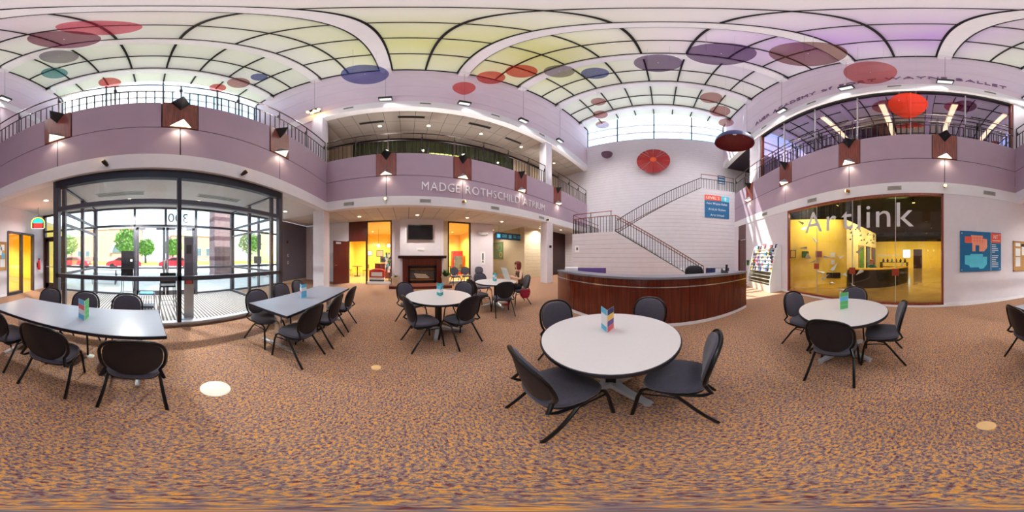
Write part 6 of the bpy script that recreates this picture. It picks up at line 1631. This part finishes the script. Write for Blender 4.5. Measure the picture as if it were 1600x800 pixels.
# =================================================================== PEOPLE
def person(label, loc, rz, top, trousers, shoe, hair, J, scale=1.0, sleeves=False, hands=True):
    """seated figure grown with a skin modifier from connected joints, facing +y"""
    V = []; E = []; RR = []
    def v(p, r, par=None):
        V.append(p); RR.append(r if isinstance(r, tuple) else (r, r)); i = len(V)-1
        if par is not None: E.append((par, i))
        return i
    pel = v(J['pelvis'], (0.150, 0.115))
    sp = v(J['spine'], (0.122, 0.092), pel); ch = v(J['chest'], (0.145, 0.098), sp); nb = v(J['collar'], (0.085, 0.07), ch)
    nk = v(J['neck'], (0.050, 0.050), nb); jaw = v(J['jaw'], (0.062, 0.070), nk); hd = v(J['head'], (0.074, 0.088), jaw); tp = v(J['crown'], (0.055, 0.066), hd)
    for s in (-1, 1):
        k = 'r' if s > 0 else 'l'
        hip = v((s*0.095, J['pelvis'][1]+0.05, J['pelvis'][2]-0.01), 0.088, pel)
        kn = v(J['knee_'+k], 0.058, hip); an = v(J['ankle_'+k], 0.038, kn); ft = v(J['heel_'+k], 0.038, an); toe = v(J['toe_'+k], 0.028, ft)
        sh = v(J['shoulder_'+k], 0.052, nb); el = v(J['elbow_'+k], 0.038, sh); wr = v(J['wrist_'+k], 0.026, el)
        W_ = Vector(J['wrist_'+k]); d = (W_-Vector(J['elbow_'+k])).normalized()
        side = Vector((-s, 0.15, 0.1)).normalized(); up = side.cross(d).normalized()*(1 if s > 0 else -1)
        pa = v(tuple(W_+d*0.05), (0.032, 0.020), wr)
        if hands:
            for q, (o, L) in enumerate(((-0.03, 0.055), (-0.010, 0.068), (0.010, 0.064), (0.028, 0.050))):
                b0 = W_+d*0.085+up*o; a = v(tuple(b0), 0.0095, pa); m_ = v(tuple(b0+d*L*0.5+side*0.010), 0.0085, a); v(tuple(b0+d*L*0.75+side*0.035), 0.007, m_)
            th = v(tuple(W_+d*0.045+side*0.035+up*0.02), 0.010, pa); v(tuple(W_+d*0.085+side*0.055+up*0.02), 0.008, th)
    me = bpy.data.meshes.new('skel'); me.from_pydata(V, E, []); o = bpy.data.objects.new('skel', me); COL.objects.link(o)
    md = o.modifiers.new('s', 'SKIN'); md.use_smooth_shade = True; md.branch_smoothing = 0.4
    for i, sv in enumerate(me.skin_vertices[0].data): sv.radius = RR[i]; sv.use_root = (i == 0)
    sb = o.modifiers.new('d', 'SUBSURF'); sb.levels = 3; sb.render_levels = 3
    dg = bpy.context.evaluated_depsgraph_get(); bm_ = bpy.data.meshes.new_from_object(o.evaluated_get(dg))
    bpy.data.objects.remove(o)
    bm_.materials.clear()
    for mt in ('skin', top, trousers, shoe): bm_.materials.append(MATS[mt])
    zc = J['pelvis'][2]
    for p in bm_.polygons:
        c = p.center; i = 0
        if c.z < 0.105 and c.y > 0.18: i = 3
        elif c.z < zc+0.10 and not (c.z > zc-0.02 and abs(c.x) > 0.19 and c.y < 0.3) and not (c.z > zc+0.08 and c.y > 0.1): i = 2
        elif c.z < J['collar'][2]+0.015 and c.y < J['chest'][1]+0.125 and (abs(c.x) < 0.165 or (sleeves and c.z > J['elbow_r'][2]-0.02)): i = 1
        p.material_index = i; p.use_smooth = True
    root = thing('person', label, 'person', loc, rz, None); root.scale = (scale,)*3
    body = bpy.data.objects.new('body', bm_); COL.objects.link(body); body.parent = root
    H = Vector(J['head']); 
    # face on the continuous head
    for s in (-1, 1):
        MB().ball((H.x+s*0.030, H.y+0.083, H.z+0.012), (0.012, 0.005, 0.007), 10, 8).build('eye', 'eye_dark', root, True)
        MB().ball((H.x+s*0.030, H.y+0.086, H.z+0.033), (0.017, 0.006, 0.004), 8, 6).build('eyebrow', hair, root, True)
        MB().ball((H.x+s*0.078, H.y+0.0, H.z-0.005), (0.010, 0.020, 0.030), 8, 8).build('ear', 'skin', root, True)
    MB().loft([[(H.x-0.008, H.y+0.080, H.z+0.012), (H.x+0.008, H.y+0.080, H.z+0.012), (H.x, H.y+0.088, H.z+0.012)], [(H.x-0.016, H.y+0.080, H.z-0.030), (H.x+0.016, H.y+0.080, H.z-0.030), (H.x, H.y+0.112, H.z-0.026)]]).build('nose', 'skin', root)
    MB().ball((H.x, H.y+0.080, H.z-0.055), (0.024, 0.010, 0.007), 10, 6).build('mouth', 'lips', root, True)
    # hair: bob around the skull, open at the face
    rings = []; n = 24
    for zz, rx, ry, gap in ((0.135, 0.03, 0.03, 0), (0.125, 0.065, 0.07, 0), (0.095, 0.092, 0.104, 0), (0.05, 0.100, 0.112, 1), (0.0, 0.103, 0.112, 1), (-0.05, 0.108, 0.108, 1), (-0.09, 0.108, 0.100, 1), (-0.115, 0.095, 0.085, 1)):
        rg = []
        for k in range(n):
            a = PI/2+(R(52)+(2*PI-R(104))*k/(n-1)) if gap else PI/2+2*PI*k/(n-1)*0.9999
            rg.append((H.x+rx*math.cos(a), H.y+ry*math.sin(a)-0.005, H.z+zz))
        rings.append(rg)
    inner = [[(H.x+(x-H.x)*0.86, H.y+(y-H.y)*0.86, z) for x, y, z in rg] for rg in rings]
    vs = [p for rg in rings+inner for p in rg]; fs = []
    nr = len(rings)
    for b in (0, nr):
        for i in range(nr-1):
            for k in range(n-1): fs.append(((b+i)*n+k, (b+i)*n+k+1, (b+i+1)*n+k+1, (b+i+1)*n+k))
    for i in range(nr-1):
        for k in (0, n-1): fs.append((i*n+k, (i+1)*n+k, (nr+i+1)*n+k, (nr+i)*n+k))
    fs += [((nr-1)*n+k, (nr-1)*n+k+1, (2*nr-1)*n+k+1, (2*nr-1)*n+k) for k in range(n-1)]
    fs.append(tuple(range(n)))
    hm = MB().add(vs, fs).build('hair', hair, root, True)
    return root
def seated(lean=0.0):
    J = {'pelvis': (0, -0.02, 0.56), 'spine': (0, -0.04+lean*0.3, 0.74), 'chest': (0, -0.03+lean*0.7, 0.90), 'collar': (0, -0.02+lean, 1.02), 'neck': (0, 0.0+lean*1.1, 1.09), 'jaw': (0, 0.035+lean*1.15, 1.145), 'head': (0, 0.03+lean*1.15, 1.205), 'crown': (0, 0.02+lean*1.15, 1.265)}
    for s, k in ((-1, 'l'), (1, 'r')):
        J['knee_'+k] = (s*0.11, 0.43, 0.55); J['ankle_'+k] = (s*0.11, 0.40, 0.10); J['heel_'+k] = (s*0.11, 0.40, 0.045); J['toe_'+k] = (s*0.12, 0.56, 0.03)
        J['shoulder_'+k] = (s*0.165, -0.01+lean, 1.0); J['elbow_'+k] = (s*0.255, 0.10, 0.82); J['wrist_'+k] = (s*0.235, 0.32, 0.88)
    return J
wrz = math.atan2(0.3, -0.95)
person('seated woman with red hair and brown sleeveless top reading a newspaper', (-3.86, 3.24, 0), wrz, 'brown_top', 'pants_black', 'shoe_red', 'hair_red', seated(0.05))
t = thing('newspaper', 'open white newspaper held by the seated woman', 'newspaper', (-4.0, 2.80, 0.80), wrz)
for s in (-1, 1):
    m = MB(); p0 = Vector((0, 0.03, 0)); p1 = Vector((s*0.30, -0.05, 0.0)); up = Vector((0, 0.13, 0.36))
    nn = (p1-p0).cross(up).normalized()*0.002
    m.add([p0-nn, p1-nn, p1+up-nn, p0+up-nn, p0+nn, p1+nn, p1+up+nn, p0+up+nn], [(0, 1, 2, 3), (7, 6, 5, 4), (0, 4, 5, 1), (1, 5, 6, 2), (2, 6, 7, 3), (3, 7, 4, 0)])
    pg = m.build('page', 'paper_white', t)
    for q in range(7):
        for c0, c1 in ((0.08, 0.34), (0.38, 0.64), (0.68, 0.93)):
            m = MB()
            for sg2 in (-1.6, 1.6):
                a = p0+(p1-p0)*c0+up*(0.08+q*0.11)+nn*sg2; b = p0+(p1-p0)*c1+up*(0.08+q*0.11)+nn*sg2
                m.add([a, b, b+up*0.06, a+up*0.06], [(0, 1, 2, 3)])
            m.build('print_block', 'vent', pg)
t = thing('jacket', 'crimson jacket hanging over the side of the reading woman\'s chair', 'jacket', (-3.58, 3.20, 0.0), wrz)
rings = []
for q, (z, w, d) in enumerate(((0.50, 0.15, 0.03), (0.42, 0.17, 0.035), (0.32, 0.15, 0.04), (0.24, 0.10, 0.03))): rings.append([(d*math.sin(k*PI/5)+0.008*math.sin(k*3+q), w*math.cos(k*PI/5), z) for k in range(10)])
MB().loft(rings).build('cloth', 'crimson', t, True); MB().loft([[(x*0.7+0.02, y*0.35+0.06, z-0.02) for x, y, z in rg] for rg in rings[:3]]).build('sleeve', 'crimson', t, True)
person('person in teal top with orange hair seated behind the gallery counter', (8.25, 2.45, 0.0), math.atan2(0.9, -0.5), 'teal_top', 'pants_black', 'pants_black', 'hair_orange', seated(0.08), sleeves=True)
t = thing('counter_stool', 'black stool under the person at the gallery counter', 'stool', (8.25, 2.45, 0)); MB().lathe([(0, 0.43), (0.19, 0.43), (0.20, 0.46), (0.18, 0.48), (0, 0.48)], 20, caps=False).build('seat', 'black_plastic', t, True)
for k in range(4): 
    a = PI/4+k*PI/2; MB().tube([(0.1*math.cos(a), 0.1*math.sin(a), 0.43), (0.2*math.cos(a), 0.2*math.sin(a), 0)], 0.014, 6).build('leg', 'black_metal', t)
